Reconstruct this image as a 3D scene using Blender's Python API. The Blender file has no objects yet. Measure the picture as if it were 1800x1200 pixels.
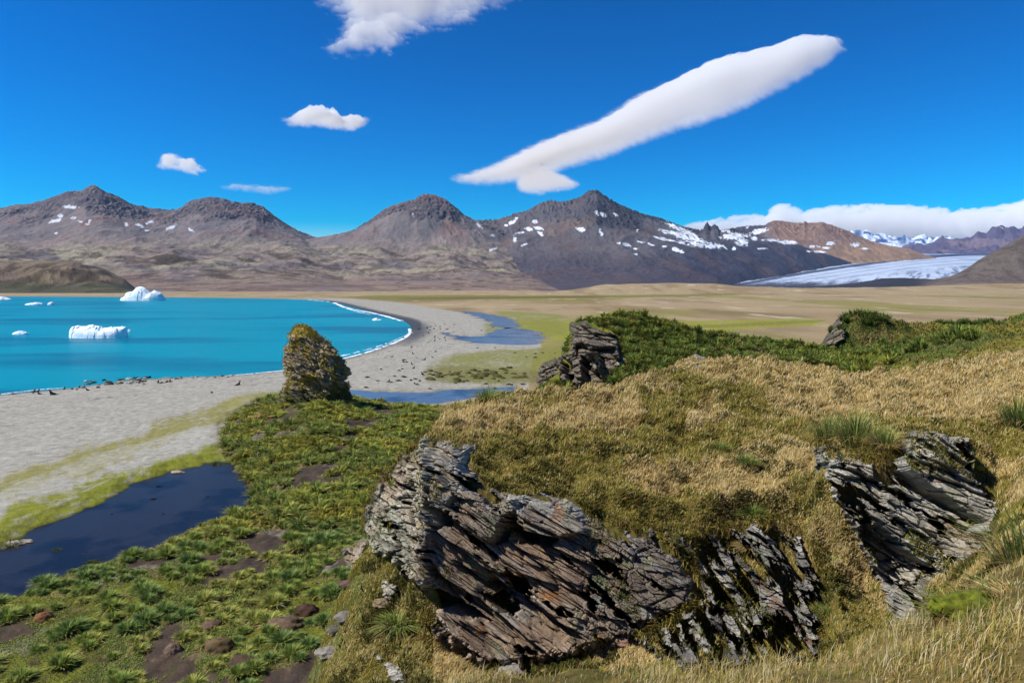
import bpy, math, random
import numpy as np
R = math.radians
random.seed(7)
rng = np.random.default_rng(11)
scene = bpy.context.scene
COL = scene.collection

# ------------------------------------------------------------------ camera
CZ = 23.0                      # camera height above the sea, metres
PITCH = R(4.76)
FPX = 1200.0                   # focal length in photo pixels (24 mm on 36 mm)
cam = bpy.data.cameras.new('camera'); cam.lens = 24; cam.sensor_width = 36
cam.clip_start = 0.1; cam.clip_end = 90000
camo = bpy.data.objects.new('camera', cam); COL.objects.link(camo)
camo.location = (0, 0, CZ); camo.rotation_euler = (R(90) - PITCH, 0, 0)
scene.camera = camo

# ------------------------------------------------------------------ sky, sun, exposure
SUN_EL, SUN_AZ = R(50), R(257)            # azimuth clockwise from +Y (the view direction): square from the left
sdir = (math.sin(SUN_AZ) * math.cos(SUN_EL), math.cos(SUN_AZ) * math.cos(SUN_EL), math.sin(SUN_EL))
w = bpy.data.worlds.new('World'); scene.world = w; w.use_nodes = True
nt = w.node_tree; nt.nodes.clear()
sky = nt.nodes.new('ShaderNodeTexSky'); sky.sky_type = 'NISHITA'; sky.sun_disc = False
sky.sun_elevation = SUN_EL; sky.sun_rotation = SUN_AZ
sky.altitude = 0; sky.air_density = 1.0; sky.dust_density = 0.0; sky.ozone_density = 4.0
gam = nt.nodes.new('ShaderNodeGamma'); gam.inputs[1].default_value = 1.45
hsv = nt.nodes.new('ShaderNodeHueSaturation'); hsv.inputs['Saturation'].default_value = 1.85; hsv.inputs['Hue'].default_value = 0.507; hsv.inputs['Value'].default_value = 1.0
bg = nt.nodes.new('ShaderNodeBackground'); bg.inputs['Strength'].default_value = 0.050
wo = nt.nodes.new('ShaderNodeOutputWorld')
nt.links.new(sky.outputs[0], gam.inputs[0]); nt.links.new(gam.outputs[0], hsv.inputs['Color'])
nt.links.new(hsv.outputs[0], bg.inputs['Color']); nt.links.new(bg.outputs[0], wo.inputs[0])
sl = bpy.data.lights.new('sun', 'SUN'); sl.energy = 5.0; sl.angle = R(0.5); sl.color = (1.0, 0.965, 0.9)
so = bpy.data.objects.new('sun', sl); COL.objects.link(so)
from mathutils import Vector
so.rotation_euler = Vector(sdir).to_track_quat('Z', 'Y').to_euler()
so.location = (0, -20, 80)
scene.view_settings.view_transform = 'Standard'; scene.view_settings.look = 'None'
scene.view_settings.exposure = 0.25; scene.view_settings.gamma = 1.0
cy = scene.cycles
cy.max_bounces = 42; cy.diffuse_bounces = 2; cy.glossy_bounces = 2; cy.transmission_bounces = 2
cy.transparent_max_bounces = 6; cy.volume_bounces = 40
cy.use_denoising = True
cy.use_adaptive_sampling = True; cy.adaptive_threshold = 0.02

# ------------------------------------------------------------------ helpers
def tag(o, label=None, cat=None, group=None, kind=None):
    if label: o['label'] = label
    if cat: o['category'] = cat
    if group: o['group'] = group
    if kind: o['kind'] = kind
    return o

def lin(r, g, b):
    f = lambda c: (c/255/12.92) if c/255 <= 0.04045 else ((c/255 + 0.055)/1.055)**2.4
    return np.array([f(r), f(g), f(b)])

ALB = 0.80
def alb(r, g, b):               # a sunlit photo colour turned into an albedo
    return np.clip(lin(r, g, b)*ALB, 0.004, 0.9)

def smooth(a, b, x):
    t = np.clip((x - a)/(b - a), 0, 1); return t*t*(3 - 2*t)

def _h(ix, iy, iz, seed):
    h = (ix.astype(np.int64)*374761393 + iy.astype(np.int64)*668265263 + iz.astype(np.int64)*2147483647 % 1274126177 + seed*974634777) & 0xffffffff
    h = ((h ^ (h >> 13))*1274126177) & 0xffffffff
    h = ((h ^ (h >> 16))*2246822519) & 0xffffffff
    return (h ^ (h >> 15)) & 0xffffffff

def h01(ix, iy, iz, seed): return _h(ix, iy, iz, seed).astype(np.float64)/4294967296.0

def perlin2(x, y, seed=0):
    ix = np.floor(x).astype(np.int64); iy = np.floor(y).astype(np.int64)
    fx = x - ix; fy = y - iy
    z = np.zeros_like(ix)
    ux = fx*fx*fx*(fx*(fx*6 - 15) + 10); uy = fy*fy*fy*(fy*(fy*6 - 15) + 10)
    def g(dx, dy):
        a = h01(ix + dx, iy + dy, z, seed)*2*np.pi
        return np.cos(a)*(fx - dx) + np.sin(a)*(fy - dy)
    a = g(0, 0); b = g(1, 0); c = g(0, 1); d = g(1, 1)
    return ((a + (b - a)*ux) + ((c + (d - c)*ux) - (a + (b - a)*ux))*uy)*1.5

def fbm2(x, y, o=4, seed=0, gain=0.5, lac=2.03):
    s = 0; a = 1.0; t = 0
    for i in range(o):
        s = s + a*perlin2(x, y, seed + i*17); t += a; a *= gain; x = x*lac + 13.7; y = y*lac + 7.1
    return s/t

def ridged2(x, y, o=4, seed=0, gain=0.5):
    s = 0; a = 1.0; t = 0; w = 1.0
    for i in range(o):
        n = 1 - np.abs(perlin2(x, y, seed + i*17))*1.6
        n = np.clip(n, 0, 1)**2
        s = s + a*n*w; w = np.clip(n*1.6, 0, 1); t += a; a *= gain; x = x*2.07 + 3.7; y = y*2.07 + 9.1
    return s/t

def perlin3(x, y, z, seed=0):
    ix = np.floor(x).astype(np.int64); iy = np.floor(y).astype(np.int64); iz = np.floor(z).astype(np.int64)
    fx = x - ix; fy = y - iy; fz = z - iz
    sm = lambda t: t*t*t*(t*(t*6 - 15) + 10)
    ux, uy, uz = sm(fx), sm(fy), sm(fz)
    def g(dx, dy, dz):
        h = _h(ix + dx, iy + dy, iz + dz, seed)
        a = (h & 0xffff)/65536.0*2*np.pi; c = ((h >> 16) & 0xffff)/32768.0 - 1; s = np.sqrt(np.clip(1 - c*c, 0, 1))
        return s*np.cos(a)*(fx - dx) + s*np.sin(a)*(fy - dy) + c*(fz - dz)
    L = lambda a, b, t: a + (b - a)*t
    return L(L(L(g(0,0,0), g(1,0,0), ux), L(g(0,1,0), g(1,1,0), ux), uy), L(L(g(0,0,1), g(1,0,1), ux), L(g(0,1,1), g(1,1,1), ux), uy), uz)*1.4

def fbm3(x, y, z, o=4, seed=0, gain=0.5):
    s = 0; a = 1.0; t = 0
    for i in range(o):
        s = s + a*perlin3(x, y, z, seed + i*17); t += a; a *= gain; x = x*2.03 + 5.1; y = y*2.03 + 1.7; z = z*2.03 + 9.3
    return s/t

def voro3(x, y, z, seed=0):
    """F1, F2, cell random (3), offset to the cell's seed (3)"""
    ix = np.floor(x).astype(np.int64); iy = np.floor(y).astype(np.int64); iz = np.floor(z).astype(np.int64)
    f1 = np.full(x.shape, 9.0); f2 = np.full(x.shape, 9.0)
    r = [np.zeros(x.shape) for _ in range(3)]; o = [np.zeros(x.shape) for _ in range(3)]
    for dx in (-1, 0, 1):
        for dy in (-1, 0, 1):
            for dz in (-1, 0, 1):
                cx, cy_, cz = ix + dx, iy + dy, iz + dz
                ox = cx + h01(cx, cy_, cz, seed) - x; oy = cy_ + h01(cx, cy_, cz, seed + 1) - y; oz = cz + h01(cx, cy_, cz, seed + 2) - z
                d = np.sqrt(ox*ox + oy*oy + oz*oz)
                m = d < f1
                f2 = np.where(m, f1, np.minimum(f2, d)); f1 = np.where(m, d, f1)
                for k in range(3): r[k] = np.where(m, h01(cx, cy_, cz, seed + 3 + k), r[k])
                o[0] = np.where(m, ox, o[0]); o[1] = np.where(m, oy, o[1]); o[2] = np.where(m, oz, o[2])
    return f1, f2, r, o

CP, SP = math.cos(PITCH), math.sin(PITCH)
def s_of(u, v):
    y = (600 - v)/FPX; return ((u - 900)/FPX)/(CP + y*SP)
def slope_of(v):
    y = (600 - v)/FPX; return (-SP + y*CP)/(CP + y*SP)
def v_of_slope(sl):
    return 600 - FPX*(sl*CP + SP)/(CP - sl*SP)
def at_Y(u, v, Y): return np.array([s_of(u, v)*Y, Y + 0*np.asarray(u, float), CZ + Y*slope_of(v)])
def at_z(u, v, z):
    Y = (z - CZ)/slope_of(v); return np.array([s_of(u, v)*Y, Y, z + 0*Y])
def pix(x, y, z):
    sl_ = (z - CZ)/y; v = v_of_slope(sl_); yy = (600 - v)/FPX
    return 900 + FPX*(x/y)*(CP + yy*SP), v

def poly_world(pts, z=0.0):
    a = np.array(pts, float); p = at_z(a[:, 0], a[:, 1], z); return np.stack([p[0], p[1]], 1)

def _sdist_doc(): pass
def sdist(x, y, poly):
    """signed distance to polygon, positive inside"""
    sh = x.shape; x = x.ravel(); y = y.ravel()
    d = np.full(x.shape, 1e18); ins = np.zeros(x.shape, bool)
    n = len(poly)
    for i in range(n):
        ax, ay = poly[i]; bx, by = poly[(i + 1) % n]
        ex, ey = bx - ax, by - ay
        t = np.clip(((x - ax)*ex + (y - ay)*ey)/(ex*ex + ey*ey + 1e-12), 0, 1)
        d = np.minimum(d, (x - ax - t*ex)**2 + (y - ay - t*ey)**2)
        c = ((ay > y) != (by > y))
        if ay != by: ins ^= c & (x < (bx - ax)*(y - ay)/(by - ay) + ax)
    d = np.sqrt(d); return np.where(ins, d, -d).reshape(sh)

def smooth_poly(p, n=2):
    p = np.array(p, float)
    for _ in range(n):
        q = np.roll(p, -1, 0); p = np.stack([0.75*p + 0.25*q, 0.25*p + 0.75*q], 1).reshape(-1, 2)
    return p

def raw_mesh(name, V, F4, col=None, mat=None, F3=None, smooth_shade=True, parent=None, attrs=None):
    me = bpy.data.meshes.new(name)
    V = np.asarray(V, np.float32).reshape(-1, 3)
    me.vertices.add(len(V)); me.vertices.foreach_set('co', V.ravel())
    n4 = 0 if F4 is None else len(F4); n3 = 0 if F3 is None else len(F3)
    loops = []
    if n4: loops.append(np.asarray(F4, np.int32).ravel())
    if n3: loops.append(np.asarray(F3, np.int32).ravel())
    L = np.concatenate(loops)
    me.loops.add(len(L)); me.loops.foreach_set('vertex_index', L)
    st = np.concatenate([np.arange(n4)*4, n4*4 + np.arange(n3)*3]).astype(np.int32)
    me.polygons.add(n4 + n3); me.polygons.foreach_set('loop_start', st)
    me.polygons.foreach_set('use_smooth', np.full(n4 + n3, smooth_shade))
    me.update(calc_edges=True)
    if col is not None:
        a = me.attributes.new('Col', 'FLOAT_COLOR', 'POINT')
        c = np.ones((len(V), 4), np.float32); c[:, :3] = np.asarray(col).reshape(-1, 3)
        a.data.foreach_set('color', c.ravel())
    for k, val in (attrs or {}).items():
        a = me.attributes.new(k, 'FLOAT', 'POINT'); a.data.foreach_set('value', np.asarray(val, np.float32).ravel())
    if mat: me.materials.append(mat)
    o = bpy.data.objects.new(name, me); COL.objects.link(o)
    if parent: o.parent = parent
    return o

def grid_faces(n, m, keep=None):
    i = np.arange(n*m).reshape(n, m)
    f = np.stack([i[:-1, :-1], i[:-1, 1:], i[1:, 1:], i[1:, :-1]], -1)
    if keep is not None:
        k = keep[:-1, :-1] & keep[:-1, 1:] & keep[1:, 1:] & keep[1:, :-1]; return f[k]
    return f.reshape(-1, 4)

def compact(V, F, C):
    used = np.unique(F); mp = np.full(len(V), -1); mp[used] = np.arange(len(used))
    return V[used], mp[F], C[used], used

def pchip(xk, Yk, x):
    """monotone interpolation along axis 0: xk (K), Yk (K,M), x (N) -> (N,M)"""
    h = np.diff(xk)[:, None]; d = np.diff(Yk, axis=0)/h
    K = len(xk); m = np.zeros_like(Yk)
    w1 = 2*h[1:] + h[:-1]; w2 = h[1:] + 2*h[:-1]
    a, b = d[:-1], d[1:]
    ok = (a*b) > 0
    with np.errstate(divide='ignore', invalid='ignore'):
        hm = (w1 + w2)/(w1/a + w2/b)
    m[1:-1] = np.where(ok, hm, 0); m[0] = d[0]; m[-1] = d[-1]
    i = np.clip(np.searchsorted(xk, x) - 1, 0, K - 2)
    t = ((x - xk[i])/(xk[i + 1] - xk[i]))[:, None]; hh = (xk[i + 1] - xk[i])[:, None]
    t2 = t*t; t3 = t2*t
    return (2*t3 - 3*t2 + 1)*Yk[i] + (t3 - 2*t2 + t)*hh*m[i] + (-2*t3 + 3*t2)*Yk[i + 1] + (t3 - t2)*hh*m[i + 1]

def table(rows, S, Yg, logy=True):
    """rows: [(Y, [(u, v) | (u, None, z)])] -> heights on the grid"""
    xs, zs = [], []
    for Y, pts in rows:
        ss, zz = [], []
        for p in pts:
            if len(p) == 3:
                v = v_of_slope((p[2] - CZ)/Y); z = p[2]
            else:
                v = p[1]; z = CZ + Y*slope_of(v)
            ss.append(s_of(p[0], v)); zz.append(z)
        zs.append(np.interp(S, ss, zz)); xs.append(math.log(Y) if logy else Y)
    return pchip(np.array(xs), np.array(zs), np.log(Yg) if logy else Yg)

# ------------------------------------------------------------------ materials
def new_mat(name):
    m = bpy.data.materials.new(name); m.use_nodes = True
    nt = m.node_tree; b = nt.nodes['Principled BSDF']; return m, nt, b

def N(nt, t, **kw):
    n = nt.nodes.new(t)
    for k, v in kw.items():
        if k in n.inputs: n.inputs[k].default_value = v
        else: setattr(n, k, v)
    return n

def earth_mat(name, scales, var=0.35, bump=0.5, bump_dist=0.05, rough=0.95, stretch=None, rot=None, spec=0.15, crack=None, mid=None):
    """vertex colour times multi-scale procedural noise, with bump"""
    m, nt, b = new_mat(name)
    at = N(nt, 'ShaderNodeAttribute', attribute_name='Col')
    geo = N(nt, 'ShaderNodeNewGeometry')
    vec = geo.outputs['Position']
    if stretch:
        mp = N(nt, 'ShaderNodeMapping'); mp.vector_type = 'TEXTURE' if False else 'POINT'
        mp.inputs['Scale'].default_value = stretch
        if rot:
            rm = N(nt, 'ShaderNodeMapping'); rm.inputs['Rotation'].default_value = rot
            nt.links.new(vec, rm.inputs[0]); vec = rm.outputs[0]
        nt.links.new(vec, mp.inputs[0]); vec = mp.outputs[0]
    prev = None
    for i, (sc_, amt) in enumerate(scales):
        n = N(nt, 'ShaderNodeTexNoise', Scale=sc_, Detail=6.0, Roughness=0.65)
        nt.links.new(vec, n.inputs['Vector'])
        mr = N(nt, 'ShaderNodeMapRange'); mr.inputs['From Min'].default_value = 0.3; mr.inputs['From Max'].default_value = 0.7
        mr.inputs['To Min'].default_value = 1 - var*amt; mr.inputs['To Max'].default_value = 1 + var*amt
        nt.links.new(n.outputs[0], mr.inputs[0])
        if prev is None: prev = mr.outputs[0]; hb = n.outputs[0]
        else:
            mm = N(nt, 'ShaderNodeMath', operation='MULTIPLY'); nt.links.new(prev, mm.inputs[0]); nt.links.new(mr.outputs[0], mm.inputs[1]); prev = mm.outputs[0]
            ma = N(nt, 'ShaderNodeMath', operation='MULTIPLY_ADD'); nt.links.new(n.outputs[0], ma.inputs[0]); ma.inputs[1].default_value = 0.6**i; nt.links.new(hb, ma.inputs[2]); hb = ma.outputs[0]
    vm = N(nt, 'ShaderNodeVectorMath', operation='SCALE')
    nt.links.new(at.outputs['Color'], vm.inputs[0]); nt.links.new(prev, vm.inputs['Scale'])
    nt.links.new(vm.outputs[0], b.inputs['Base Color'])
    if bump:
        bp = N(nt, 'ShaderNodeBump', Strength=bump, Distance=bump_dist)
        nt.links.new(hb, bp.inputs['Height']); nt.links.new(bp.outputs[0], b.inputs['Normal'])
    b.inputs['Roughness'].default_value = rough
    b.inputs['Specular IOR Level'].default_value = spec
    return m

def leaf_mat(name, trans=0.3, var=0.25, scale=3.0, rough=0.8):
    m, nt, b = new_mat(name)
    at = N(nt, 'ShaderNodeAttribute', attribute_name='Col')
    geo = N(nt, 'ShaderNodeNewGeometry')
    n = N(nt, 'ShaderNodeTexNoise', Scale=scale, Detail=3.0); nt.links.new(geo.outputs['Position'], n.inputs['Vector'])
    mr = N(nt, 'ShaderNodeMapRange'); mr.inputs['From Min'].default_value = 0.3; mr.inputs['From Max'].default_value = 0.7
    mr.inputs['To Min'].default_value = 1 - var; mr.inputs['To Max'].default_value = 1 + var
    nt.links.new(n.outputs[0], mr.inputs[0])
    vm = N(nt, 'ShaderNodeVectorMath', operation='SCALE'); nt.links.new(at.outputs['Color'], vm.inputs[0]); nt.links.new(mr.outputs[0], vm.inputs['Scale'])
    nt.links.new(vm.outputs[0], b.inputs['Base Color']); b.inputs['Roughness'].default_value = rough
    b.inputs['Specular IOR Level'].default_value = 0.2
    tr = N(nt, 'ShaderNodeBsdfTranslucent'); nt.links.new(vm.outputs[0], tr.inputs['Color'])
    mx = N(nt, 'ShaderNodeMixShader'); mx.inputs[0].default_value = trans
    out = nt.nodes['Material Output']
    nt.links.new(b.outputs[0], mx.inputs[1]); nt.links.new(tr.outputs[0], mx.inputs[2]); nt.links.new(mx.outputs[0], out.inputs[0])
    return m
# ------------------------------------------------------------------ outlines on the flat (photo pixels dropped on the plain)
SEA_PX = [(-900,760),(-300,722),(0,694),(60,688),(110,684),(150,678),(230,668),(330,662),(420,660),(495,652),(560,640),(600,631),(650,618),(690,603),(716,590),(724,580),(722,572),(708,563),(680,555),(650,548),(620,540),(595,533),(570,529),(530,526.5),(450,524.5),(300,523),(100,521.5),(-300,520.5),(-900,520)]
POND_PX = [(-160,1110),(-160,1010),(-60,975),(0,968),(30,950),(60,928),(130,905),(190,875),(240,848),(300,828),(350,816),(385,810),(412,815),(425,835),(442,858),(443,885),(420,900),(370,915),(330,930),(290,955),(250,968),(200,980),(160,1000),(100,1012),(60,1030),(25,1048),(-40,1075)]
LAG_PX = [(775,583),(800,590),(840,592),(862,586),(880,576),(915,577),(950,585),(957,592),(950,604),(900,607),(850,603),(815,600),(790,592)]
LAG2_PX = [(808,546),(840,549),(880,555),(905,563),(915,572),(890,578),(868,574),(860,564),(835,556)]
STR_PX = [(596,682),(640,687),(700,692),(770,687),(840,683),(915,679),(930,684),(900,692),(850,698),(800,703),(770,710),(700,710),(650,703),(598,692)]
LAKE_PX = [(930,510.8),(960,509),(1010,508.8),(1050,509.5),(1040,511.6),(980,512)]
SEA = smooth_poly(poly_world(SEA_PX, 0.0), 2)
POND = smooth_poly(poly_world(POND_PX, 0.35), 1)
LAG = smooth_poly(poly_world(LAG_PX, 0.3), 1)
LAG2 = smooth_poly(poly_world(LAG2_PX, 0.3), 1)
STR = smooth_poly(poly_world(STR_PX, 0.3), 1)
LAKE = smooth_poly(poly_world(LAKE_PX, 0.6), 1)

# ------------------------------------------------------------------ the ground: one sheet from under the camera to the horizon
L_ = lambda z: [(-900, None, z), (0, None, z)]
G_ROWS = [
 (1.6, [(-900,None,14),(0,None,18.5),(450,None,20.3),(700,None,21.1),(1000,None,21.3),(1800,None,21.5),(2900,None,21.9)]),
 (2.4, [(-900,None,12),(0,None,17.5),(450,None,19.6),(620,None,20.5),(740,None,21.0),(1000,None,21.2),(1500,None,21.35),(1800,None,21.6),(2900,None,22.3)]),
 (3.6, [(-900,None,9),(0,None,15),(450,None,18.0),(620,None,19.3),(740,1225),(1000,1192),(1300,1192),(1500,1162),(1600,1105),(1700,1060),(1800,1015),(2000,955),(2900,800)]),
 (6.0, [(-900,None,6),(0,None,12),(450,None,15.5),(650,1290),(740,1260),(1000,1240),(1300,1240),(1500,1190),(1600,1120),(1680,1060),(1800,965),(2000,880),(2900,700)]),
 (9.0, [(-900,None,3),(0,None,7),(300,None,9),(500,None,13.0),(600,1270),(740,1215),(850,1205),(1000,1200),(1250,1185),(1400,1165),(1500,1120),(1600,1110),(1650,1060),(1750,935),(1850,860),(2000,800),(2900,650)]),
 (11., [(-900,None,2),(0,None,4),(300,None,6),(480,None,11.),(560,1200),(650,1140),(740,1130),(850,1180),(1000,1165),(1150,1130),(1240,1090),(1320,1100),(1420,1110),(1500,1080),(1600,1090),(1650,1050),(1760,900),(1850,830),(2000,770),(2900,640)]),
 (13., [(-900,None,1),(0,None,2),(300,None,4),(480,None,8.),(540,1190),(590,1060),(640,990),(700,960),(760,820),(850,862),(950,888),(1050,915),(1150,950),(1240,975),(1320,990),(1420,1000),(1500,1010),(1580,1040),(1640,1010),(1720,930),(1800,845),(2000,740),(2900,625)]),
 (15., [(-900,None,1),(0,None,1.5),(300,None,2),(470,None,5.),(560,None,10),(620,1000),(690,880),(745,775),(800,785),(850,812),(950,842),(1050,860),(1150,880),(1240,900),(1320,900),(1420,880),(1460,800),(1560,778),(1620,775),(1700,800),(1750,840),(1850,790),(2000,715),(2900,615)]),
 (17.5,[(-900,None,1),(0,None,1),(300,None,1.5),(500,None,3),(620,None,7.5),(680,900),(738,778),(790,757),(850,770),(950,790),(1050,800),(1150,815),(1250,825),(1340,815),(1440,790),(1520,765),(1600,752),(1700,752),(1800,762),(2000,690),(2900,605)]),
 (21., [(-900,None,1),(0,None,1),(400,None,1.3),(560,None,3),(680,None,8.),(742,785),(785,725),(850,728),(950,735),(1050,742),(1150,748),(1250,750),(1400,742),(1500,732),(1600,720),(1700,705),(1800,690),(2000,660),(2900,600)]),
 (26., [(-900,None,1),(0,None,1),(500,None,1.2),(640,None,3),(760,785),(800,715),(850,699),(900,693),(1000,689),(1080,682),(1180,668),(1280,665),(1400,668),(1500,670),(1600,664),(1700,655),(1800,641),(2000,625),(2900,590)]),
 (31., [(-900,None,1),(0,None,1),(560,None,1.2),(700,None,3),(830,790),(900,740),(1000,712),(1080,690),(1150,655),(1200,640),(1280,634),(1350,637),(1420,648),(1500,664),(1560,662),(1620,650),(1700,639),(1800,622),(2000,605),(2900,585)]),
 (42., [(-900,None,1),(0,None,1),(560,None,1.2),(760,None,2.5),(900,860),(1000,800),(1100,760),(1200,730),(1300,720),(1400,715),(1480,690),(1540,672),(1600,655),(1700,640),(1800,610),(2000,590),(2900,575)]),
 (60., [(-900,None,0.8),(-200,None,0.8),(500,None,1.2),(760,None,1.8),(900,None,2.5),(1000,760),(1100,730),(1200,705),(1300,690),(1400,682),(1500,668),(1560,644),(1600,628),(1680,603),(1740,590),(1800,578),(2000,560),(2900,560)]),
 (85., [(-900,None,0.7),(-200,None,0.7),(400,None,1.0),(560,None,2.2),(640,None,2.0),(800,None,1.5),(900,None,1.8),(960,730),(1060,700),(1200,670),(1300,655),(1400,645),(1500,648),(1560,640),(1600,622),(1680,590),(1740,570),(1800,553),(2000,540),(2900,550)]),
 (108.,[(-900,None,0.7),(-200,None,0.7),(380,None,1.0),(480,None,2.6),(560,None,4.2),(640,None,2.2),(800,None,1.2),(915,700),(950,690),(985,650),(1040,615),(1100,600),(1200,602),(1300,615),(1380,628),(1430,635),(1500,620),(1560,612),(1640,612),(1700,590),(1760,570),(1800,560),(2000,550),(2900,560)]),
 (122.,[(-900,None,0.6),(-200,None,0.6),(400,None,0.8),(480,None,2.4),(560,None,4.0),(640,None,1.6),(800,None,0.9),(915,703),(945,690),(975,650),(1000,590),(1012,562),(1060,556),(1110,550),(1150,558),(1190,570),(1230,580),(1300,594),(1400,607),(1445,606),(1462,580),(1480,557),(1510,552),(1550,560),(1600,570),(1660,578),(1720,574),(1800,566),(2000,560),(2900,570)]),
 (140.,[(-900,None,0.6),(0,None,0.6),(480,None,0.8),(640,None,0.9),(900,None,0.8),(1000,680),(1060,620),(1150,600),(1300,620),(1420,650),(1480,600),(1550,585),(1640,572),(1740,571),(1800,572),(2000,570),(2900,580)]),
 (175.,[(-900,None,0.5),(900,None,0.6),(1100,None,1),(1500,None,3),(1800,None,5),(2900,None,8)]),
 (240.,[(-900,None,0.5),(900,None,0.6),(1500,None,1.2),(2900,None,2)]),
 (600.,[(-900,None,0.5),(2900,None,0.8)]),
 (1500.,[(-900,None,0.8),(900,None,0.8),(1000,None,0.9),(1400,None,1.5),(1600,None,3),(2900,None,6)]),
 (1750.,[(-900,None,0.9),(900,None,1.),(980,512),(1020,509),(1060,506),(1250,506),(1450,508),(1600,510),(2900,509)]),
 (1950.,[(-900,None,0.9),(940,None,1.0),(1000,509.5),(1030,505),(1060,500.5),(1130,498),(1200,497.5),(1260,499),(1290,503),(1340,504),(1400,507),(1480,506),(1600,504),(1700,500),(1800,498),(2900,490)]),
 (2200.,[(-900,None,0.9),(940,None,1.0),(1030,510),(1200,505),(1480,507),(1700,503),(1800,500),(2900,490)]),
 (2600.,[(-900,None,0.9),(1300,None,1),(2900,None,3)]),
 (6000.,[(-900,None,0.),(2900,None,0)]), (21000.,[(-900,None,0.),(2900,None,0)]),
]
SG = np.concatenate([np.linspace(-1.6, -0.86, 50, endpoint=False), np.linspace(-0.86, 0.86, 1420), np.linspace(0.86, 1.6, 50)[1:]])
YG = np.concatenate([np.exp(np.linspace(math.log(1.6), math.log(10.), 150, endpoint=False)),
                     np.exp(np.linspace(math.log(10.), math.log(32.), 260, endpoint=False)),
                     np.exp(np.linspace(math.log(32.), math.log(145.), 400, endpoint=False)),
                     np.exp(np.linspace(math.log(145.), math.log(2700.), 300, endpoint=False)),
                     np.exp(np.linspace(math.log(2700.), math.log(21000.), 20))])
ZG = table(G_ROWS, SG, YG)
# soften the table's facets across
for _ in range(10): ZG[:, 1:-1] = 0.25*ZG[:, :-2] + 0.5*ZG[:, 1:-1] + 0.25*ZG[:, 2:]
XG = YG[:, None]*SG[None, :]; YY = np.repeat(YG[:, None], len(SG), 1)
UG, VG = pix(XG, YY, ZG)

near = 1 - smooth(150, 220, YY)
hilly = smooth(2.0, 6.0, ZG)*near
amp = 0.012*np.minimum(YY, 60) * hilly
ZG = ZG + amp*(fbm2(XG*1.1/np.sqrt(YY/20), YY*1.1/np.sqrt(YY/20), 4, 3)*1.6)
big = hilly*smooth(9, 20, YY)
ZG += big*(0.28*fbm2(XG*0.35, YY*0.35, 3, 9) + 0.6*smooth(35, 70, YY)*(ridged2(XG*0.06, YY*0.06, 4, 21) - 0.4))
tl = smooth(0.55, 1.4, ZG)*(1 - smooth(150, 200, YY))          # hummocky bog on the flat
ZG += tl*0.24*fbm2(XG*0.7, YY*0.7, 4, 5)*smooth(20, 34, YY)
ZG += (1 - hilly)*0.05*fbm2(XG*0.12, YY*0.12, 3, 6)*smooth(120, 200, YY)
far = smooth(250, 600, YY)*(1 - smooth(2600, 3000, YY))
ZG += far*0.35*fbm2(XG*0.012, YY*0.006, 4, 7)
ZG += smooth(1500, 1900, YY)*(1 - smooth(2100, 2700, YY))*smooth(3, 10, ZG)*3.0*(ridged2(XG*0.008, YY*0.004, 4, 12) - 0.4)

rz_ = smooth(1150, 1260, UG)*(1 - smooth(1480, 1600, UG))*smooth(860, 920, VG)*(YY > 8)*(YY < 15.5)
rb = ridged2((XG - 0.55*(YY - 12))*0.75 + 0.3*fbm2(XG*0.8, YY*0.8, 2, 66), YY*0.22, 3, 67)
ZG += rz_*0.6*(rb - 0.5)
lipv = np.interp(UG, [760,840,950,1040,1150,1240,1330,1430], [775,800,850,872,905,915,895,880])
ZG += 0.28*np.exp(-((VG - lipv + 8)/13.0)**2)*(YY > 10)*(YY < 19)*smooth(1000, 1060, UG)*(1 - smooth(1410, 1450, UG))
sp_ = smooth(760, 900, UG)*(YY > 12.5)*(YY < 30)*hilly
ZG += sp_*(0.16*fbm2(XG*1.7, YY*1.7, 3, 68) + 0.13*np.abs(fbm2(XG*0.8, YY*0.8, 3, 69)))
wrp = lambda k, sc, seed: k*fbm2(XG*sc, YY*sc, 4, seed)
zone = (YY > 28)
def carve(poly, level, depth, slope, warp, wsc, seed):
    global ZG
    lo = poly.min(0) - 60; hi = poly.max(0) + 60
    m = (XG > lo[0]) & (XG < hi[0]) & (YY > lo[1]) & (YY < hi[1])
    d = np.full(XG.shape, -999.0)
    x, y = XG[m], YY[m]
    d[m] = sdist(x, y, poly) + warp*fbm2(x*wsc, y*wsc, 4, seed)
    bank = level + np.clip(-d*slope, -depth, 1e9)
    ZG = np.where(m & (d > -8/slope*0.1) & (bank < ZG), np.maximum(bank, level - depth), ZG)
    return d
dSEA = sdist(XG, YY, SEA) + 1.2*smooth(60, 400, YY)*fbm2(XG*0.06, YY*0.06, 3, 31)
# the beach rises gently from the water to a low berm
bch = np.clip(-dSEA*0.045, -4.0, 50)
ZG = np.where(dSEA > -30, np.minimum(ZG, np.where(dSEA > 0, bch, bch)), ZG)
dPOND = carve(POND, 0.35, 0.6, 0.25, 2.2, 0.28, 33)
dLAG = carve(LAG, 0.3, 0.5, 0.06, 6, 0.07, 34)
dLAG2 = carve(LAG2, 0.3, 0.5, 0.05, 9, 0.05, 35)
dSTR = carve(STR, 0.3, 0.4, 0.10, 4.5, 0.10, 36)
dLAKE = carve(LAKE, 0.6, 1.5, 0.02, 10, 0.01, 37)
UG, VG = pix(XG, YY, ZG)

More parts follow.
